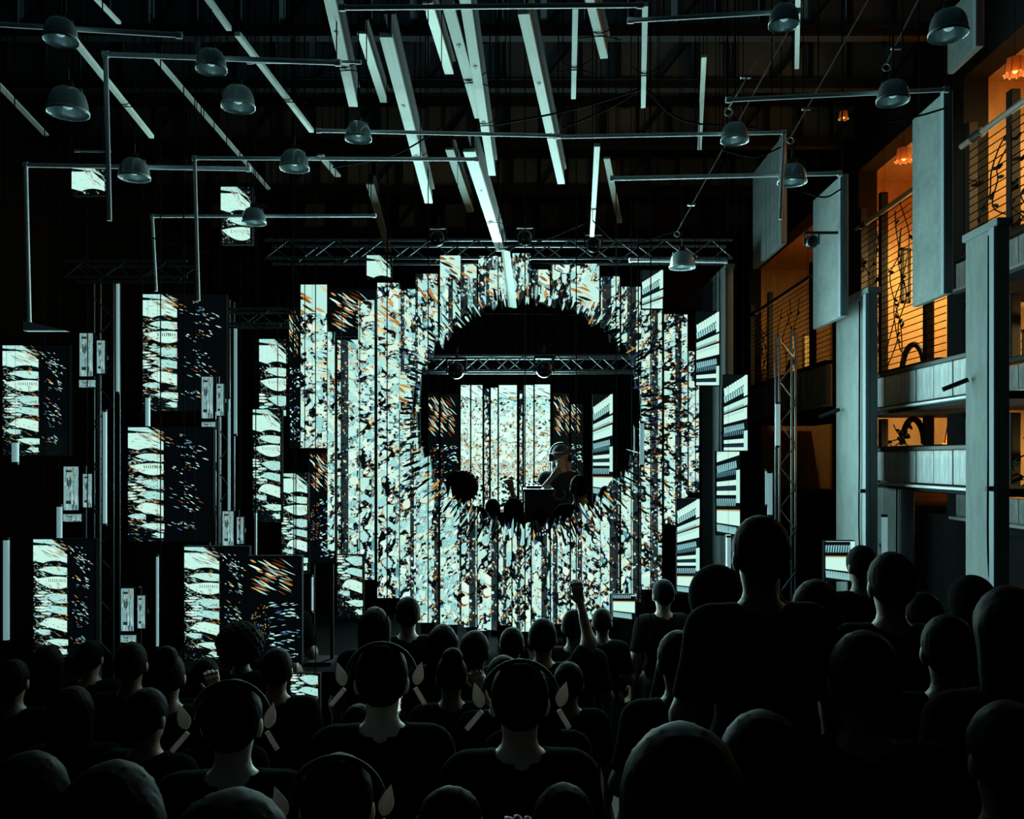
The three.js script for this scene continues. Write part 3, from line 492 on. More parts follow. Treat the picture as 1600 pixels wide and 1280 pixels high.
stageWall(688, 616, 718, 800, 11.02, 'stage screen of amber streaks left of the bright columns', MLED.spark, [.3, 0, 1, 1]);
stageWall(863, 614, 890, 800, 11.04, 'stage screen of pale streaks behind the performer', MLED.spark, [0, .0, .8, 1]);
stageWall(892, 632, 912, 800, 11.06, 'dark spark-flecked stage screen right of the performer', MLED.spark, [.4, 0, 1, .9]);
stageWall(926, 616, 958, 775, 10.6, 'comb-patterned stage screen inside the ring on the right', MLED.comb, [0, 0, 1, 1]);
stageWall(644, 640, 656, 760, 10.6, 'thin comb-like screen at the left edge inside the ring', MLED.spark, [.5, 0, 1, 1]);
function truss(x0, x1, yt, yb, d, label, step, legs) {
  const a = P(x0, yt, d), b = P(x1, yb, d), w = b.x - a.x, h = a.y - b.y, t = thing('lighting_truss', label, 'truss', [a.x, b.y, -d]);
  const r = .013; for (const [n, y] of [['upper_chord', h], ['lower_chord', 0]]) part(n, merge([rod(V(0, y, .12), V(w, y, .12), r, 8), rod(V(0, y, -.12), V(w, y, -.12), r, 8)]), M.steel, t);
  for (let x = 0, k = 0; x < w - .02; x += step, k++) { const e = Math.min(x + step, w); part('brace', rod(V(x, k % 2 ? h : 0, .12), V(e, k % 2 ? 0 : h, .12), .007, 6), M.steel, t); part('brace', rod(V(x, k % 2 ? 0 : h, -.12), V(e, k % 2 ? h : 0, -.12), .007, 6), M.steel, t); }
  for (const x of [.02, w - .02]) part('hanger_rod', rod(V(x, h, 0), V(x, ROOF - b.y, 0), .006, 6), M.cable, t);
  for (const k of legs || []) part('support_leg', rod(V(k * w, 0, -.12), V(k * w, STAGE - b.y, -.12), .02, 8), M.black, t);
}
truss(645, 1000, 558, 581, 9.0, 'lighting truss seen through the dark hole of the ring', .16);
truss(420, 1140, 380, 408, 8.5, 'long lighting truss above the ring of screens', .22);
truss(110, 300, 412, 437, 8.8, 'faint truss on the left above the highest leaf screen', .2);
truss(340, 460, 486, 509, 8.6, 'faint truss left of the ring', .18);
function trussTower(x0, x1, yt, yb, d, label) {
  const a = P(x0, yt, d), b = P(x1, yb, d), w = b.x - a.x, t = thing('truss_tower', label, 'truss', [a.x, 0, -d]), H = a.y;
  for (const x of [0, w]) part('upright', merge([rod(V(x, 0, .07), V(x, H, .07), .012, 8), rod(V(x, 0, -.07), V(x, H, -.07), .012, 8)]), M.steel, t);
  for (let y = .1, k = 0; y < H - .2; y += .22, k++) part('brace', rod(V(k % 2 ? w : 0, y, .07), V(k % 2 ? 0 : w, y + .22, .07), .007, 6), M.steel, t);
  part('base_plate', box(w + .3, .02, .4, w / 2, .01, 0), M.black, t);
}
trussTower(1215, 1240, 520, 700, 9.4, 'truss tower in front of the first balcony'); trussTower(340, 362, 470, 800, 9.2, 'truss tower on the left behind the leaf screens'); trussTower(152, 182, 440, 600, 9.4, 'truss tower at the far left behind the tubes');
// moving-head lights
const heads = [[713, 579, 9.0, 26, 'left spotlight clamped under the truss inside the hole'], [850, 577, 9.0, 26, 'right spotlight clamped under the truss inside the hole'], [684, 373, 8.45, 24, 'spotlight on the long truss left of the centre batten'], [820, 372, 8.45, 24, 'spotlight on the long truss right of the centre batten'], [927, 383, 8.45, 24, 'spotlight on the long truss under the narrow batten'], [1268, 378, 7.3, 20, 'small tilted spotlight on the second hanging panel']];
for (const [x, y, d, w, label] of heads) {
  const c = P(x, y, d - .14), R = U(w, d) / 2, t = thing('stage_spotlight', label, 'spotlight', [c.x, c.y, c.z], 'stage spotlights');
  part('lamp_head', new THREE.LatheGeometry([[0, -R * .9], [R * .7, -R * .9], [R, -R * .3], [R * .95, R * .5], [R * .6, R * .75], [0, R * .75]].map(([a, b]) => new THREE.Vector2(a, b)), 20).rotateX(-Math.PI / 2 + .25), M.blackGloss, t);
  part('lens_ring', new THREE.TorusGeometry(R * .8, R * .13, 8, 24).rotateX(.25).translate(0, 0, R * .62), M.steel, t);
  part('lens', new THREE.SphereGeometry(R * .68, 18, 10, 0, 6.3, 0, 1.2).rotateX(Math.PI / 2 + .25).scale(1, 1, .5).translate(0, 0, R * .4), M.glassShade, t);
  for (let i = 0; i < 6; i++) { const a = i / 6 * 6.283; part('led_lens', new THREE.SphereGeometry(R * .14, 8, 6).translate(Math.cos(a) * R * .5, Math.sin(a) * R * .5, R * .72), M.steel, t); }
  for (const s of [-1, 1]) part('yoke_arm', rbox(R * .2, R * 1.8, R * .4, s * R * 1.12, R * .5, 0, .006), M.black, t);
  part('clamp', rbox(R * 2.4, R * .35, R * .7, 0, R * 1.4, 0, .006), M.black, t); part('hook', d > 8 ? rod(V(0, R * 1.4, 0), V(0, R * 1.4 + .12, -.05), .012, 8) : rod(V(0, R * 1.4, 0), V(2.46 - c.x, R * 1.4, 0), .012, 8), M.black, t);
}
// booth
{
  const d = 9.25, a = P(820, 763, d), b = P(863, 763, d), w = b.x - a.x, t = thing('dj_booth', 'black box-shaped booth with a pale top edge in front of the performer', 'table', [a.x + w / 2, STAGE, -d]); const h = a.y - STAGE;
  part('front_panel', rbox(w, h - .03, .05, 0, (h - .03) / 2, .25, .008), M.black, t); for (const s of [-1, 1]) part('side_panel', rbox(.05, h - .03, .5, s * (w / 2 - .025), (h - .03) / 2, 0, .008), M.black, t); part('worktop', rbox(w + .03, .03, .58, 0, h - .015, 0, .008), M.blackGloss, t);
  const mx = thing('mixer', 'flat mixer standing on the black booth', 'mixer', [a.x + w / 2 - .05, a.y, -d]); part('case', rbox(.16, .03, .3, 0, .015, 0, .008), M.blackGloss, mx); for (let i = 0; i < 6; i++) part('knob', new THREE.CylinderGeometry(.012, .014, .02, 10).translate(-.05 + (i % 3) * .05, .04, -.06 + Math.floor(i / 3) * .1), M.steel, mx);
  const lp = thing('paper_card', 'small pale card lying at the right end of the booth', 'card', [a.x + w / 2 + .09, a.y, -d + .1]); part('sheet', rbox(.08, .012, .16, 0, .006, 0, .004), M.beam, lp); part('edge', rbox(.08, .035, .008, 0, .018, .08, .003), M.beam, lp);
}
struct('dj_platform', box(1.5, .24, .7, P(875, 0, 9.9).x, STAGE + .12, -9.9), M.stage, 'low black platform under the performer', 'platform');

//#GALLERY
// ---------------------------------------------------------------- columns and balconies on the right
function pier(x0, x1, X, ytop, label, ybot) {                    // px range of its inner face at wall offset X
  const dF = X * F / (x0 - VX), dN = X * F / (x1 - VX), yt = CAMY + (VY - ytop) * dN / F, y0 = ybot || 0, t = thing('pale_column', label, 'column', [X, y0, -(dF + dN) / 2]); const L = dF - dN, H = yt - y0;
  part('shaft', rbox(.07, H - .04, L, .035, (H - .04) / 2, 0, .012), M.pier, t);
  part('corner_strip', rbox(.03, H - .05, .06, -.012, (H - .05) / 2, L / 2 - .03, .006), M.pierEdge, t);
  part('cap', rbox(.1, .05, L + .03, .035, H - .025, 0, .008), M.pier, t);
  for (const k of [.25, .62]) part('wall_bracket', rbox(.07, .03, .03, -.03, H * k, L / 2 - .02, .005), M.black, t);
  part('spike', rod(V(-.02, H * .78, -L * .3), V(-.16, H * .78 - .06, -L * .42), .016, 8), M.black, t);
  part('conduit', tube([V(-.012, H * .98, L * .28), V(-.014, H * .7, L * .28), V(-.014, H * .5, L * .3), V(-.012, H * .45, L * .45)], .006, 30, 6), M.cable, t);
}
pier(1306, 1358, 2.6, 448, 'tall pale column right of the comb screens, lit on its inner side');
pier(1508, 1560, 2.78, 340, 'broad pale column near the right edge with a balcony either side');
pier(1096, 1136, 2.2, 412, 'dim column just behind the comb screens', 0);
pier(1364, 1416, 3.0, 745, 'short pale column low at the right, rising out of the crowd', 0);
function hangingPanel(x0, x1, X, ytop, ybot, label) {
  const dF = X * F / (x0 - VX), dN = X * F / (x1 - VX), d = (dF + dN) / 2, yt = Math.min(CAMY + (VY - ytop) * dN / F, ROOF - .1), yb = CAMY + (VY - ybot) * d / F, t = thing('hanging_panel', label, 'panel', [X, yb, -d]); const H = yt - yb, L = dF - dN;
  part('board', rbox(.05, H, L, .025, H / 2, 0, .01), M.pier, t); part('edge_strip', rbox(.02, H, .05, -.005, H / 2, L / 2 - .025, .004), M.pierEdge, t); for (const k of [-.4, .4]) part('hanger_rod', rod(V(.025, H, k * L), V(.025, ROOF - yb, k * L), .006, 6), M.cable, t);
}
hangingPanel(1270, 1316, 2.45, 271, 505, 'second pale hanging panel, above the tall pale column');
hangingPanel(1425, 1478, 2.8, 140, 470, 'tallest pale hanging panel, between the two bright amber galleries');
hangingPanel(1176, 1222, 2.55, 212, 402, 'dim tall grey panel hanging right of the battens, above the far balcony');
hangingPanel(1480, 1528, 3.3, -30, 95, 'dim grey panel hanging in the upper right corner, behind the large lamp');

// balconies: thing per balcony, on the wall plane x = XR
function balcony(d0, d1, yTop, hgt, label, opts = {}) {
  const t = thing('balcony', label, 'balcony', [XR, CAMY + yTop - hgt, -(d0 + d1) / 2]); const L = d1 - d0;
  const n = Math.max(2, Math.round(L / .55));
  for (let i = 0; i < n; i++) part('parapet_panel', rbox(.06, hgt - .05, L / n - .015, -.05 + (i % 2) * .004, hgt / 2 - .02, -L / 2 + (i + .5) * L / n, .008), M.parapet, t);
  part('top_rail', rbox(.12, .05, L + .04, -.05, hgt, 0, .01), M.rail, t); part('lower_ledge', rbox(.16, .03, L + .04, -.06, -.015, 0, .008), M.handrail, t);
  part('slab', box(1.3, .1, L, .6, -.06, 0), M.wall, t);
  for (const k of [-.47, -.2, .3]) part('post', rbox(.09, opts.post || 2.2, .09, .03, hgt + (opts.post || 2.2) / 2, k * L, .01), M.post, t);
  if (opts.handrail) { const y0 = hgt + opts.handrail; part('handrail', rod(V(-.02, y0, L / 2), V(-.02, y0, -L / 2), .03, 10), M.handrail, t); for (let y = hgt + .1; y < y0 - .04; y += .075) part('railing_wire', rod(V(-.01, y, L / 2), V(-.01, y, -L / 2), .0055, 5), M.cable, t); part('rail_joint', rod(V(-.02, y0, -L * .42), V(-.02, y0, -L * .36), .045, 10), M.steel, t); }
  // bent cable and creeper stems on the railing
  for (let i = 0; i < (opts.vines || 6); i++) {
    const z = -L / 2 + rr(.05, .55) * L, y = hgt + rr(0, .3) * (opts.post || 2.2) / 2.2, pts = []; let cz = z, cy = y;
    for (let k = 0; k < 6; k++) { pts.push(V(rr(-.02, .12), cy, cz)); cy += rr(.15, .45) * (opts.post || 2.2) / 2.2; cz += rr(-.16, .18); }
    const st = part('creeper_stem', tube(pts, .007, 24, 5), M.leafDark, t);
    for (let k = 1; k < 5; k++) { const lg = new THREE.SphereGeometry(.05, 6, 4); lg.scale(.3, .35, 1.1); lg.rotateX(rr(-.8, .8)); lg.translate(pts[k].x, pts[k].y, pts[k].z + .05); part('leaf', lg, M.leafDark, st); }
  }
  part('arched_back', new THREE.TorusGeometry(.3, .035, 8, 20, Math.PI).rotateY(Math.PI / 2).translate(.3, hgt + .05, -L * .12), M.black, t);
  return t;
}
balcony(12.5, 17.3, 1.38, .6, 'far balcony right of the ring, dim amber behind it', { handrail: 1.38, post: 1.6, vines: 9 });
balcony(9.05, 11.5, 1.02, .36, 'upper balcony of the middle gallery bay with a pale stained parapet', { handrail: 1.95, post: 2.2, vines: 10 });
balcony(9.05, 11.5, .14, .36, 'lower balcony of the middle gallery bay, under the other stained parapet', { post: .36, vines: 5 });
balcony(5.9, 8.7, 1.95, .3, 'highest balcony at the right edge, over the bright amber room', { handrail: 1.1, post: 1.3, vines: 8 });
balcony(5.9, 8.7, .86, .26, 'middle balcony at the right edge with a pale parapet', { post: .6, vines: 6 });
balcony(5.9, 8.7, -.28, .26, 'lowest balcony at the right edge, just above the crowd', { post: .7, vines: 6 });

// two added copies of the stained bay parapets, set forward for the ring light
for (const [yt, yb, label] of [[.7, .43, 'upper pale stained parapet copy, added between the two pale columns to catch ring light'], [.09, -.18, 'lower pale stained parapet copy, added between the two pale columns to catch ring light']]) {
  const X = 2.885, dn = 5.55, df = 7.6, L = df - dn, H = yt - yb, t = thing('added_parapet_front', label, 'balcony', [X, CAMY + yb, -(dn + df) / 2]);
  for (let i = 0; i < 7; i++) part('stained_panel', rbox(.04, H - .03, L / 7 - .012, .02 + (i % 2) * .003, H / 2, -L / 2 + (i + .5) * L / 7, .006), M.parapet, t);
  part('top_rail', rbox(.08, .035, L + .03, .02, H, 0, .008), M.rail, t); part('lower_ledge', rbox(.09, .02, L + .03, .015, -.01, 0, .005), M.handrail, t);
  part('added_parapet_floor', box(.5, .05, L, .28, -.02, 0), M.wall, t); for (const k of [-.48, .48]) part('end_post', rbox(.05, H + .05, .05, .03, H / 2, k * L, .006), M.rail, t);
}

// slatted blinds on the gallery walls, lit windows, lamps with their light
const slatLabels = ['slatted blind in the far gallery room', 'slatted blind in the middle gallery room', 'slatted blind in the right-edge gallery room'];
bays.forEach(({ d0, d1 }, i) => {
  const t = thing('slatted_blind', slatLabels[i], 'blind', [XR + 1.62, GB, -(d0 + d1) / 2]); const L = d1 - d0;
  const s = []; for (let y = .2; y < 2.9; y += .085) s.push(box(.02, .018, L * .9, 0, y, 0)); const m = part('slats', merge(s), M.slat, t); m.userData.kind = 'stuff';
  for (const k of [-.4, 0, .4]) part('cord', rod(V(-.02, .1, k * L), V(-.02, 3.0, k * L), .008, 5), M.black, t);
  part('headrail', box(.06, .06, L * .92, 0, 2.98, 0), M.slat, t); part('bottom_rail', box(.05, .05, L * .92, -.0, .1, 0), M.slat, t);
});
const AMB = new THREE.Color().setRGB(1, .64, .23);
function warmLamp(x, y, z, I, label, top = GT, vis = 1) {
  const t = thing('pendant_lantern', label, 'lamp', [x, y, z], 'warm gallery lanterns');
  part('lantern_shade', new THREE.CylinderGeometry(.16, .2, .24, 8, 1, true).translate(0, .12, 0), new THREE.MeshPhysicalMaterial({ color: 0xb4642a, roughness: .8, transmission: .45, thickness: 0, emissive: 0xb0480f, emissiveIntensity: .25 * vis, side: THREE.DoubleSide }), t);
  const fr = []; for (let k = 0; k < 8; k++) { const a = k / 8 * 6.283; fr.push(rod(V(Math.sin(a) * .2, 0, Math.cos(a) * .2), V(Math.sin(a) * .16, .24, Math.cos(a) * .16), .005, 5)); } part('frame', merge(fr), M.black, t);
  part('bulb', new THREE.SphereGeometry(.05, 12, 8).translate(0, .06, 0), new THREE.MeshStandardMaterial({ color: 0x201004, emissive: 0xffc066, emissiveIntensity: 3 }), t);
  for (let k = 0; k < 10; k++) { const a = k / 10 * 6.283; part('bead', new THREE.SphereGeometry(.016, 6, 5).translate(Math.sin(a) * .2, -.005, Math.cos(a) * .2), new THREE.MeshStandardMaterial({ color: 0x201004, emissive: 0xffb45a, emissiveIntensity: 1 }), t); }
  part('cord', rod(V(0, .24, 0), V(0, top - y, 0), .006, 5), M.cable, t);
  const l = new THREE.PointLight(AMB, I, 0, 2); l.position.set(x, y - .06, z); l.castShadow = true; l.shadow.radius = 3; scene.add(l);
}
warmLamp(XR + .95, CAMY + 2.5, -10.6, 13, 'amber lantern in the middle gallery room');
warmLamp(XR + .95, CAMY + 3.0, -7.6, 7, 'amber lantern in the right-edge gallery room');
warmLamp(XR + .95, CAMY + 2.6, -15.0, 3, 'dim amber lantern in the far gallery room');
warmLamp(XR + .8, CAMY + .2, -10.4, 2, 'low amber lantern under the upper middle balcony', CAMY + .56);
warmLamp(XR + .8, CAMY + .12, -7.7, 3, 'low amber lantern at the right edge, above the lowest balcony', CAMY + .5);
warmLamp(XR + .8, CAMY + 1.2, -7.5, 3, 'amber lantern at the right edge, between the two upper balconies', CAMY + 1.55);
for (const [x, y, d, I, label] of [[1412, 252, 8.6, .15, 'small amber lantern hanging against the dark wall left of the tallest hanging panel'], [1586, 116, 6.9, .15, 'small amber lantern at the top right edge'], [1318, 186, 8.2, .03, 'tiny dim red-amber lantern near the upper right pipe']]) { const p = P(x, y, d); const k = d === 8.2 ? .28 : .5; warmLamp(p.x, p.y, p.z, I, label, p.y + (ROOF - p.y) / k, k); scene.children[scene.children.length - 2].scale.set(k * .8, k, k * .8); }
// mottled glass panes glowing in the partitions, seen through the openings
const paneSpots = [[1182, 505, 610, 12.06, 10, 'tall mottled window left in the far gallery bay'], [1262, 525, 575, 15.9, 10, 'mottled window right in the far gallery bay'], [1240, 525, 590, 16.2, 5, 'narrow mottled window in the far gallery bay'], [1350, 345, 470, 11.93, 9, 'tall narrow mottled window at the left of the middle gallery bay'], [1415, 392, 470, 11.93, 7, 'mottled window in the middle gallery bay beside the tallest hanging panel'], [1466, 590, 640, 9.9, 9, 'small mottled window between the two middle balconies'], [1592, 520, 560, 8.8, 8, 'mottled window at the right edge of the view']];
for (const [x, y0, y1, d, w, label] of paneSpots) {
  const dd = d > 12.03 && d < 12.1 ? 17.5 : d, a = P(x - w / 2, y0, dd), b = P(x + w / 2, y1, dd); const X = Math.max(a.x, XR + .12); const t = thing('mottled_window', label, 'window', [X, b.y, -dd], 'mottled windows'); const W = b.x - a.x, h = a.y - b.y;
  part('frame', merge([box(.03, h + .06, .05, -.015, h / 2, 0), box(.03, h + .06, .05, W + .015, h / 2, 0), box(W + .06, .03, .05, W / 2, h + .015, 0), box(W + .06, .03, .05, W / 2, -.015, 0)]), M.black, t);
  const k = 3; for (let i = 0; i < k; i++) part('pane', box(W - .004, h / k - .012, .02, W / 2, (i + .5) * h / k, 0), MLED.pane, t);
}

//#PEOPLE
// ---------------------------------------------------------------- people
function surfaceNets(f, min, max, cell) {
  const nx = Math.ceil((max[0] - min[0]) / cell) + 1, ny = Math.ceil((max[1] - min[1]) / cell) + 1, nz = Math.ceil((max[2] - min[2]) / cell) + 1;
  const v = new Float32Array(nx * ny * nz); let n = 0;
  for (let k = 0; k < nz; k++) for (let j = 0; j < ny; j++) for (let i = 0; i < nx; i++) v[n++] = f(min[0] + i * cell, min[1] + j * cell, min[2] + k * cell);
  const id = new Int32Array((nx - 1) * (ny - 1) * (nz - 1)).fill(-1), pos = [], idx = []; const at = (i, j, k) => v[(k * ny + j) * nx + i], cid = (i, j, k) => (k * (ny - 1) + j) * (nx - 1) + i;
  const E = [[0, 1], [0, 2], [0, 4], [1, 3], [1, 5], [2, 3], [2, 6], [3, 7], [4, 5], [4, 6], [5, 7], [6, 7]];
  for (let k = 0; k < nz - 1; k++) for (let j = 0; j < ny - 1; j++) for (let i = 0; i < nx - 1; i++) {
    const c = []; let m = 0; for (let q = 0; q < 8; q++) { const s = at(i + (q & 1), j + ((q >> 1) & 1), k + (q >> 2)); c.push(s); if (s < 0) m++; }
    if (m === 0 || m === 8) continue; let x = 0, y = 0, z = 0, e = 0;
    for (const [a, b] of E) if ((c[a] < 0) !== (c[b] < 0)) { const t = c[a] / (c[a] - c[b]); x += (a & 1) + t * ((b & 1) - (a & 1)); y += ((a >> 1) & 1) + t * (((b >> 1) & 1) - ((a >> 1) & 1)); z += (a >> 2) + t * ((b >> 2) - (a >> 2)); e++; }
    id[cid(i, j, k)] = pos.length / 3; pos.push(min[0] + (i + x / e) * cell, min[1] + (j + y / e) * cell, min[2] + (k + z / e) * cell);
  }
  const quad = (a, b, c, d, flip) => { if (a < 0 || b < 0 || c < 0 || d < 0) return; flip ? idx.push(a, c, b, a, d, c) : idx.push(a, b, c, a, c, d); };
  for (let k = 1; k < nz - 1; k++) for (let j = 1; j < ny - 1; j++) for (let i = 1; i < nx - 1; i++) {
    const s = at(i, j, k) < 0;
    if (s !== (at(i + 1, j, k) < 0)) quad(id[cid(i, j - 1, k - 1)], id[cid(i, j, k - 1)], id[cid(i, j, k)], id[cid(i, j - 1, k)], !s);
    if (s !== (at(i, j + 1, k) < 0)) quad(id[cid(i - 1, j, k - 1)], id[cid(i - 1, j, k)], id[cid(i, j, k)], id[cid(i, j, k - 1)], !s);
    if (s !== (at(i, j, k + 1) < 0)) quad(id[cid(i - 1, j - 1, k)], id[cid(i, j - 1, k)], id[cid(i, j, k)], id[cid(i - 1, j, k)], !s);
  }
  const g = new THREE.BufferGeometry(); g.setAttribute('position', new THREE.Float32BufferAttribute(pos, 3)); g.setIndex(idx); g.computeVertexNormals();
  g.setAttribute('uv', new THREE.Float32BufferAttribute(new Float32Array(pos.length / 3 * 2), 2)); return g;
}
const cap = (a, b, ra, rb) => { const bx = b[0] - a[0], by = b[1] - a[1], bz = b[2] - a[2], L = bx * bx + by * by + bz * bz || 1e-9; return (x, y, z) => { const px = x - a[0], py = y - a[1], pz = z - a[2]; let t = (px * bx + py * by + pz * bz) / L; t = t < 0 ? 0 : t > 1 ? 1 : t; return Math.hypot(px - bx * t, py - by * t, pz - bz * t) - (ra + (rb - ra) * t); }; };
const ell = (c, r) => (x, y, z) => { const a = (x - c[0]) / r[0], b = (y - c[1]) / r[1], d = (z - c[2]) / r[2], k = Math.hypot(a, b, d); return (k - 1) * Math.min(r[0], r[1], r[2]); };
const smin = (a, b, k) => { const h = Math.max(k - Math.abs(a - b), 0) / k; return Math.min(a, b) - h * h * k * .25; };
const union = (fs, k) => (x, y, z) => { let d = 9; for (const f of fs) d = smin(d, f(x, y, z), k); return d; };
const inflate = (f, r) => (x, y, z) => f(x, y, z) - r;
function handPrims(w, dir, side, curl = .6) {                     // palm + five fingers; dir = forearm direction, side = thumb side
  const D = V(...dir).normalize(), S = V(...side); S.addScaledVector(D, -S.dot(D)).normalize(); const N = new THREE.Vector3().crossVectors(D, S); const W = V(...w), pt = (a, b, c) => W.clone().addScaledVector(D, a).addScaledVector(S, b).addScaledVector(N, c).toArray();
  const p = []; for (const b of [-.024, -.008, .01, .026]) p.push(cap(pt(.0, b * .6, 0), pt(.085, b, 0), .017, .014));
  const fl = [.062, .08, .086, .076];
  [-.033, -.011, .011, .032].forEach((b, i) => { const l = fl[i], c = curl; const k1 = [.09 + l * .42 * Math.cos(c * .4), b, -l * .42 * Math.sin(c * .4)], k2 = [k1[0] + l * .34 * Math.cos(c * 1.1), b, k1[2] - l * .34 * Math.sin(c * 1.1)], k3 = [k2[0] + l * .28 * Math.cos(c * 1.7), b, k2[2] - l * .28 * Math.sin(c * 1.7)]; p.push(cap(pt(.08, b, 0), pt(...k1), .0098, .009), cap(pt(...k1), pt(...k2), .009, .0085), cap(pt(...k2), pt(...k3), .0085, .0075)); });
  p.push(cap(pt(.02, .03, -.004), pt(.05, .056, -.012), .014, .0115), cap(pt(.05, .056, -.012), pt(.083, .064, -.022), .0112, .009));
  return union(p, .008);
}
const SK = 1;
function headField() {
  return union([ell([0, 1.655, .008], [.076, .098, .096]), cap([0, 1.585, -.03], [0, 1.565, -.062], .05, .034), ell([0, 1.62, -.078], [.014, .026, .026]), cap([-.026, 1.655, -.082], [.026, 1.655, -.082], .014, .014), cap([-.02, 1.588, -.088], [.02, 1.588, -.088], .009, .009), ell([-.083, 1.63, .012], [.012, .034, .02]), ell([.083, 1.63, .012], [.012, .034, .02])], .02);
}
const eyeSockets = (f) => (x, y, z) => Math.max(f(x, y, z), -ell([-.031, 1.64, -.093], [.016, .01, .014])(x, y, z), -ell([.031, 1.64, -.093], [.016, .01, .014])(x, y, z));
const arms = {
  down: (s) => ({ e: [s * .25, 1.14, .02], w: [s * .25, .9, -.05], up: [0, 0, -1] }),
  bent: (s) => ({ e: [s * .25, 1.15, .02], w: [s * .14, 1.16, -.17], up: [-s, .2, 0] }),
  up: (s) => ({ e: [s * .3, 1.6, -.08], w: [s * .24, 1.86, -.14], up: [-s, 0, 0] }),
  half: (s) => ({ e: [s * .3, 1.25, -.12], w: [s * .22, 1.48, -.26], up: [-s, 0, 0] }),
  mouth: (s) => ({ e: [s * .29, 1.17, -.1], w: [s * .07, 1.43, -.2], up: [-s * .3, 1, 0] }),
};
function figureGeos({ L = 'down', R = 'down', hair = 'short', cell = .02, hcell = .009 }) {
  const g = {}; const pose = [arms[L](-1), arms[R](1)];
  const torso = [cap([-.08, 1.33, 0], [.08, 1.33, 0], .125, .125), cap([-.06, .98, .01], [.06, .98, .01], .12, .12), cap([0, 1.0, .005], [0, 1.34, 0], .13, .13), cap([-.15, 1.41, .01], [.15, 1.41, .01], .065, .065)];
  const neck = [cap([0, 1.42, .012], [0, 1.56, 0], .058, .052)];
  const uarm = [], farm = [], hands = [];
  [-1, 1].forEach((s, i) => { const p = pose[i], sh = [s * .175, 1.405, .01]; uarm.push(cap(sh, p.e, .054, .043)); farm.push(cap(p.e, p.w, .042, .028)); const dir = [p.w[0] - p.e[0], p.w[1] - p.e[1], p.w[2] - p.e[2]]; hands.push({ f: handPrims(p.w, dir, p.up, .7), c: p.w, dir }); });
  const legs = []; for (const s of [-1, 1]) { legs.push(cap([s * .085, .93, .01], [s * .1, .5, -.01], .088, .056), cap([s * .1, .5, -.01], [s * .105, .09, .025], .056, .036)); }
  const feet = []; for (const s of [-1, 1]) feet.push(cap([s * .105, .05, .045], [s * .115, .035, -.15], .042, .034));
  const body = union([...torso, ...neck, ...uarm, ...farm, ...legs, ...feet], .05);
  const mn = [-.5, -.02, -.45], mx = [.5, 2.0, .3]; const hf = headField();
  const pieces = [surfaceNets(body, [-.42, -.02, -.36], [.42, 2.0, .24], cell), surfaceNets(union([eyeSockets(hf), ...neck], .03), [-.13, 1.5, -.16], [.13, 1.79, .15], hcell)];
  for (const h of hands) { const D = V(...h.dir).normalize().multiplyScalar(.08), c = V(...h.c).add(D); pieces.push(surfaceNets(h.f, [c.x - .15, c.y - .15, c.z - .15], [c.x + .15, c.y + .15, c.z + .15], .006)); }
  g.body = mergeGeometries(pieces);
  const shirt = inflate(union([...torso, ...uarm], .05), .014);
  g.shirt = surfaceNets((x, y, z) => Math.max(shirt(x, y, z), .9 - y + 0, Math.hypot(x, z - .01) < .075 && y > 1.44 ? .02 : -1, ...pose.map((p, i) => { const s = i ? 1 : -1; const ax = p.e[0] - s * .175, ay = p.e[1] - 1.405, az = p.e[2] - .01, l2 = ax * ax + ay * ay + az * az; const t = ((x - s * .175) * ax + (y - 1.405) * ay + (z - .01) * az) / l2; return s * x > .17 && t > .82 ? (t - .82) * Math.sqrt(l2) : -1; })), [-.42, .86, -.26], [.42, 1.75, .2], cell * .9);
  const tr = inflate(union([cap([-.06, .97, .01], [.06, .97, .01], .12, .12), ...legs], .04), .016);
  g.trousers = surfaceNets((x, y, z) => Math.max(tr(x, y, z), y - 1.0, .09 - y), [-.27, .04, -.18], [.27, 1.06, .2], cell);
  g.shoe = feet.map((f) => surfaceNets((x, y, z) => Math.max(inflate(f, .012)(x, y, z), .004 - y), [-.2, -.02, -.23], [.2, .13, .13], .014));
  const skull = ell([0, 1.665, .014], [.09, .112, .108]); const faceCut = ell([0, 1.6, -.1], [.085, .1, .08]);
  let hs;
  if (hair === 'short') hs = (x, y, z) => Math.max(skull(x, y, z), 1.6 - y - (z > .03 ? .035 : 0), -faceCut(x, y, z));
  if (hair === 'long') hs = (x, y, z) => Math.max(smin(skull(x, y, z), union([cap([-.05, 1.66, .04], [-.065, 1.33, .06], .06, .04), cap([.05, 1.66, .04], [.065, 1.33, .06], .06, .04), cap([0, 1.68, .06], [0, 1.3, .1], .065, .045)], .03)(x, y, z), .03), -faceCut(x, y, z));
  if (hair === 'curly') hs = (x, y, z) => Math.max(ell([0, 1.69, .03], [.165, .155, .16])(x, y, z) + .012 * Math.sin(x * 90) * Math.sin(y * 90) * Math.sin(z * 90), -ell([0, 1.61, -.13], [.085, .1, .1])(x, y, z));
  if (hair === 'bun') hs = (x, y, z) => Math.max(smin(skull(x, y, z), ell([0, 1.77, .07], [.06, .055, .06])(x, y, z), .02), 1.58 - y, -faceCut(x, y, z));
  if (hair === 'hood') hs = (x, y, z) => Math.max(union([ell([0, 1.665, .02], [.118, .135, .13]), cap([-.08, 1.5, .03], [.08, 1.5, .03], .07, .07)], .06)(x, y, z), 1.43 - y, -ell([0, 1.62, -.13], [.085, .12, .1])(x, y, z));
  if (hair === 'cap') hs = (x, y, z) => Math.max(union([ell([0, 1.69, .01], [.096, .095, .112]), ell([0, 1.69, -.13], [.075, .012, .075])], .012)(x, y, z), 1.672 - y);
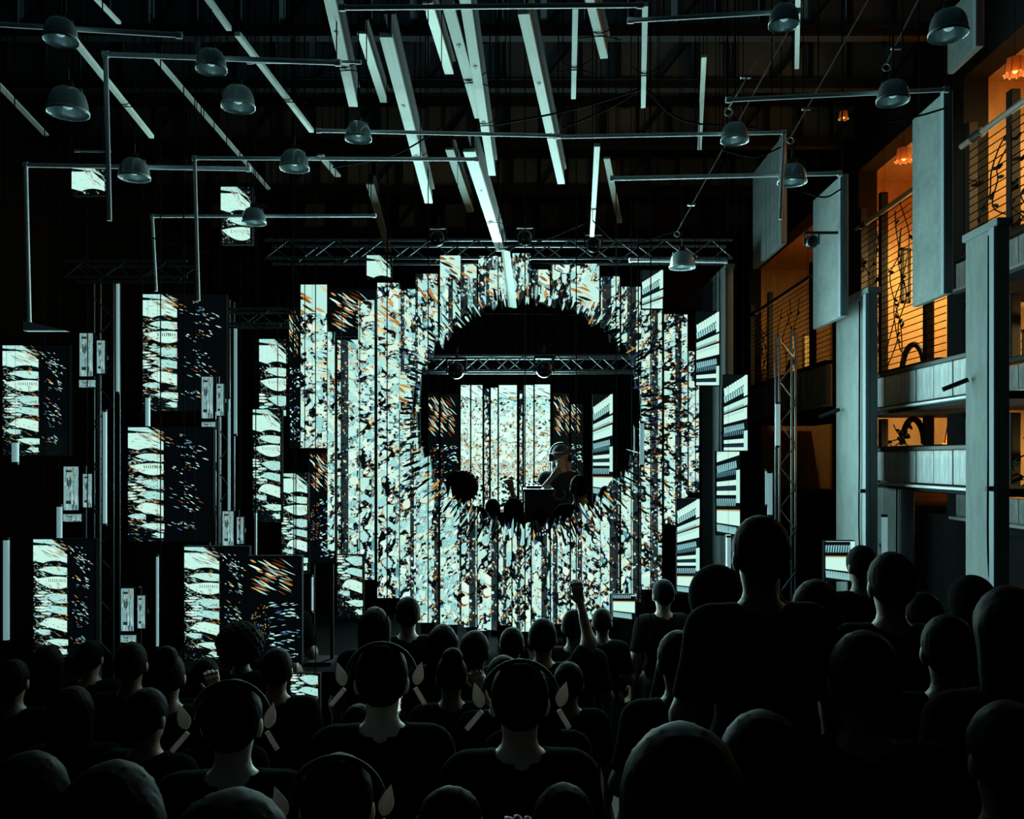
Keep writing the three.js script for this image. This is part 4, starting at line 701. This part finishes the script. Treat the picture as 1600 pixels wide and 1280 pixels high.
  const hs0 = hs; if (hair !== 'hood' && hair !== 'cap') hs = (x, y, z) => { const a = Math.atan2(x, z + .001); return hs0(x, y, z) + .0012 * Math.sin(a * 23 + y * 40) + .001 * Math.sin(a * 41 - y * 70); };
  g.hair = surfaceNets(hs, [-.2, 1.2, -.24], [.2, 1.9, .24], hair === 'curly' ? .011 : .01);
  return g;
}
const skinM = [std(0x5a4238, .6), std(0x6e5345, .6), std(0x32241e, .6)];
const hairM = [0x060505, 0x0a0706, 0x050506, 0x0d0a07].map((c) => new THREE.MeshPhysicalMaterial({ color: c, roughness: .6, ior: 1.06 }));
const clothM = [0x060709, 0x090b0d, 0x0c0d10, 0x050506, 0x0e0e0f, 0x080a0e].map((c) => new THREE.MeshPhysicalMaterial({ color: c, roughness: 1, ior: 1.06 })); const trouserM = std(0x07080b, .9), shoeM = std(0x0a0a0a, .6);
const VAR = [{ hair: 'short' }, { hair: 'long', L: 'down', R: 'bent' }, { hair: 'short', L: 'bent', R: 'bent' }, { hair: 'bun', L: 'down', R: 'half' }, { hair: 'hood' }, { hair: 'curly', L: 'bent', R: 'down' }, { hair: 'short', L: 'down', R: 'up' }, { hair: 'cap', L: 'half', R: 'down' }].map((v) => ({ ...v, geo: figureGeos(v) }));
function addPerson(x, y, z, h, vi, turn, label, group, ci = 0, extra) {
  const v = VAR[vi], p = thing('person', label, 'person', [x, y, z], group); p.rotation.y = turn; p.scale.setScalar(h / 1.775);
  part('body', v.geo.body, skinM[ci % 3], p); part('shirt', v.geo.shirt, clothM[ci % 6], p); part('trousers', v.geo.trousers, trouserM, p); for (const s of v.geo.shoe) part('shoe', s, shoeM, p);
  part(v.hair === 'hood' ? 'hood' : v.hair === 'cap' ? 'cap' : 'hair', v.geo.hair, v.hair === 'hood' || v.hair === 'cap' ? clothM[(ci + 2) % 6] : hairM[ci % 4], p);
  if (extra) extra(p); return p;
}
const hairWord = ['short-haired', 'long-haired', 'short-haired', 'bun-haired', 'hooded', 'curly-haired', 'short-haired', 'cap-wearing'];
// rows: [name, floor height, [[x, top y, body height, variant], ...]]
const rows = [
  ['the far row under the ring', 0, [[405, 912, 1.84, 0], [438, 897, 1.88, 2], [500, 888, 1.92, 0], [585, 948, 1.8, 1], [637, 932, 1.84, 0], [692, 975, 1.72, 1], [742, 985, 1.7, 0], [800, 980, 1.7, 2], [848, 966, 1.76, 6], [897, 952, 1.8, 0], [941, 950, 1.82, 2], [984, 985, 1.7, 1], [1036, 905, 1.88, 0]]],
  ['the middle row', 0, [[20, 1030, 1.7, 0], [75, 1008, 1.74, 1], [142, 1000, 1.72, 2], [205, 1003, 1.76, 0], [262, 1020, 1.7, 3], [322, 1028, 1.68, 0], [378, 985, 1.8, 5], [432, 1012, 1.74, 0], [560, 1100, 1.56, 0], [705, 1022, 1.7, 3], [786, 1024, 1.7, 2], [840, 1046, 1.64, 1], [888, 1034, 1.68, 0], [950, 1040, 1.66, 4], [1012, 1012, 1.72, 0]]],
  ['the nearer row', 0, [[115, 1072, 1.72, 1], [230, 1075, 1.72, 0], [345, 1085, 1.7, 4], [735, 1130, 1.62, 0], [960, 1085, 1.68, 5]]],
  ['the right-hand platform', .45, [[1060, 985, 1.68, 2], [1118, 890, 1.9, 4], [1238, 985, 1.7, 1], [1275, 905, 1.84, 0], [1345, 852, 1.86, 0], [1392, 862, 1.86, 2], [1300, 965, 1.72, 3], [1440, 925, 1.74, 0], [1516, 905, 1.76, 4], [1575, 915, 1.74, 1], [1480, 960, 1.7, 0], [1350, 985, 1.7, 0]]],
  ['the nearest row, bottom edge', .45, [[45, 1175, 1.7, 0], [175, 1190, 1.66, 1], [362, 1235, 1.6, 0], [700, 1250, 1.6, 3], [880, 1225, 1.64, 0], [1065, 1130, 1.72, 2], [1190, 1110, 1.74, 0], [1320, 1105, 1.74, 1], [1450, 1085, 1.75, 0], [1575, 1095, 1.75, 2]]],
];
const ordn = ['first', 'second', 'third', 'fourth', 'fifth', 'sixth', 'seventh', 'eighth', 'ninth', 'tenth', 'eleventh', 'twelfth', 'thirteenth', 'fourteenth', 'fifteenth'];
const placed = [...scene.children].filter((o) => /_screen/.test(o.name) && o.children.some((c) => c.name === 'stand_foot')).map((o) => [o.position.x, -o.position.z, 0]);
scene.children.filter((o) => /^pale_column/.test(o.name)).forEach((o) => { for (const k of [-.3, 0, .3]) placed.push([o.position.x, -o.position.z + k, 0]); });
function solve(px, top, floor, h0, lim = 7.62) {                 // stature near h0 that leaves room between neighbours
  for (let k = 0; k < 60; k++) {
    const h = h0 + (k % 2 ? 1 : -1) * Math.ceil(k / 2) * .012; if (h < 1.46 || h > 1.97) continue;
    const d = (CAMY - floor - h) * F / (top - VY), x = (px - VX) * d / F; if (d > lim || d < 1.2) continue;
    if (floor === 0 && (d < 3.95 || (x > .4 && d < 7.25))) continue;
    if (placed.every((q) => Math.hypot((q[0] - x) / .55, (q[1] - d) / .43) > 1)) { placed.push([x, d, px]); return { d, x, h }; }
  }
}
// added band and pale see-through drops stand in for ears lit from behind
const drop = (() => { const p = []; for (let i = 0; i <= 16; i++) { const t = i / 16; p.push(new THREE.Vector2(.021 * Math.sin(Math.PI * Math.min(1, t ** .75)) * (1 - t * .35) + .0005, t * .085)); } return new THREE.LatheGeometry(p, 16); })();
const litSkinM = std(0xc6b6ae, .6), litEarM = new THREE.MeshPhysicalMaterial({ color: 0xc6b6ae, roughness: 1, transmission: .6, thickness: 0 });  // pale colour stands for lit skin; whole body paled to match
function litEarDrops(p) {
  const band = part('added_band', new THREE.TorusGeometry(.118, .008, 8, 28, Math.PI).translate(0, 1.655, .02), M.black, p);
  for (const s of [-1, 1]) { const e = part('lit_ear_drop', drop, litEarM, p); e.position.set(s * .12, 1.64, .06); e.rotation.set(.15, 0, s * -.25); const b = part('lit_ear_stem', rod(V(s * .118, 1.63, .06), V(s * (s > 0 ? .15 : .165), 1.575, .06), .008, 8), litEarM, p); }
}
const eared = [[597, 1003, 1.74, .45, 'figure with pale drops added for lit ears, right of the small low leaf screen', 0], [528, 1178, 1.66, .45, 'lowest figure with pale drops added for lit ears, at the bottom left of centre', 0], [364, 1062, 1.7, .45, 'figure with pale drops added for lit ears, left of the small low leaf screen', 2], [812, 1030, 1.74, .45, 'figure with pale drops added for lit ears, at the centre of the crowd', 0]];
for (const [px, top, h, floor, label, vi] of eared) { const fit = solve(px, top, floor, h); if (!fit) { console.log('no room eared', px); continue; } addPerson(fit.x, floor, -fit.d, fit.h, vi, .05, label, 'crowd', px, litEarDrops).getObjectByName('body').material = litSkinM; }
// very tall-standing dark figure on a box
{ const d = 2.9, x = (1187 - VX) * d / F; placed.push([x, d, 1187]); const b = thing('wooden_crate', 'dark crate under the tallest figure on the right', 'crate', [x, .45, -d]); for (let k = 0; k < 4; k++) part('plank', rbox(.5, .09, .5, 0, .05 + k * .1, 0, .008), M.stage, b); addPerson(x, .845, -d, 2.8 - 85 * d / F - .845, 0, .1, 'tallest dark figure on the right, head above all the others', 'crowd', 3); }
for (const [row, floor, list] of rows) {
  list.sort((a, b) => a[0] - b[0]); let seat = 0;
  list.forEach(([px, top, h, vi]) => {
    const fit = solve(px, top, floor, h); if (!fit) { console.log('no room', row, px); return; }
    const { d, x } = fit; h = fit.h; const i = seat++;
    addPerson(x, floor, -d, h, vi, rr(-.25, .25), `${hairWord[vi]} figure, ${ordn[i]} from left in ${row}`, 'crowd', i + vi);
  });
}
// people on the stage, seen through the hole
const onStage = [[722, 735, 1.72, 5, 'curly-haired figure inside the ring at the left'], [770, 779, 1.5, 6, 'figure inside the ring raising one arm'], [803, 781, 1.5, 4, 'hooded figure in the middle of the ring bottom'], [845, 790, 1.46, 0, 'short figure in front of the booth inside the ring'], [905, 742, 1.7, 0, 'short-haired figure inside the ring in front of the performer'], [943, 766, 1.58, 3, 'bun-haired figure inside the ring near the comb screen'], [980, 752, 1.62, 7, 'cap-wearing figure inside the ring at the right edge'], [680, 772, 1.55, 1, 'long-haired figure inside the ring at the left rim']];
onStage.forEach(([px, top, h, vi, label], i) => { const d = 8.46 + (i % 2) * .36, x = (px - VX) * d / F, Y = CAMY + (VY - top) * d / F; addPerson(x, STAGE, -d, (Y - STAGE) / (vi === 5 ? 1.04 : 1), vi, rr(-.2, .2), label, 'people on stage', i); });
// the performer: cap, headphones, long hair, microphone at the mouth
{
  const geo = figureGeos({ L: 'down', R: 'mouth', hair: 'long', cell: .014, hcell: .006 }), d = 9.9, x = (876 - VX) * d / F, fl = STAGE + .24, H = CAMY + (VY - 694) * d / F - fl;
  const p = thing('person', 'performer in a dark printed t-shirt and cap with headphones, microphone hand at the mouth', 'person', [x, fl, -d]); p.rotation.y = Math.PI - .12; p.scale.setScalar(H / 1.79);
  part('body', geo.body, std(0x9a7f72, .55), p); const sh = part('shirt', geo.shirt, std(0x1a2026, .9), p); part('trousers', geo.trousers, trouserM, p); for (const s of geo.shoe) part('shoe', s, shoeM, p); part('hair', geo.hair, std(0x8a7a62, .5), p);
  part('shirt_print', new THREE.TorusGeometry(.06, .01, 6, 24).scale(1, 1, .4).translate(0, 1.24, -.146), std(0x4c565a, .8), sh);
  const cg = surfaceNets((a, b, c) => Math.max(union([ell([0, 1.69, .01], [.099, .1, .118]), ell([0, 1.69, -.13], [.075, .012, .075])], .012)(a, b, c), 1.675 - b), [-.14, 1.64, -.24], [.14, 1.84, .16], .008); part('cap', cg, std(0x2c3a40, .8), p);
  const hp = part('headphones', new THREE.TorusGeometry(.112, .01, 8, 28, Math.PI).translate(0, 1.69, .01), M.blackGloss, p); for (const s of [-1, 1]) part('ear_cup', new THREE.CylinderGeometry(.042, .046, .035, 18).rotateZ(Math.PI / 2).translate(s * .108, 1.64, .01), M.blackGloss, hp);
  const m = thing('microphone', 'microphone held at the performer\'s mouth', 'microphone', [x, fl, -d]); m.rotation.y = Math.PI - .12; m.scale.setScalar(H / 1.79);
  part('handle', rod(V(.045, 1.41, -.19), V(.012, 1.54, -.15), .013, 12, .017), M.black, m); part('grille', new THREE.SphereGeometry(.026, 14, 10).translate(.009, 1.56, -.145), M.steel, m);
}
//#END
renderer.render(scene, camera);
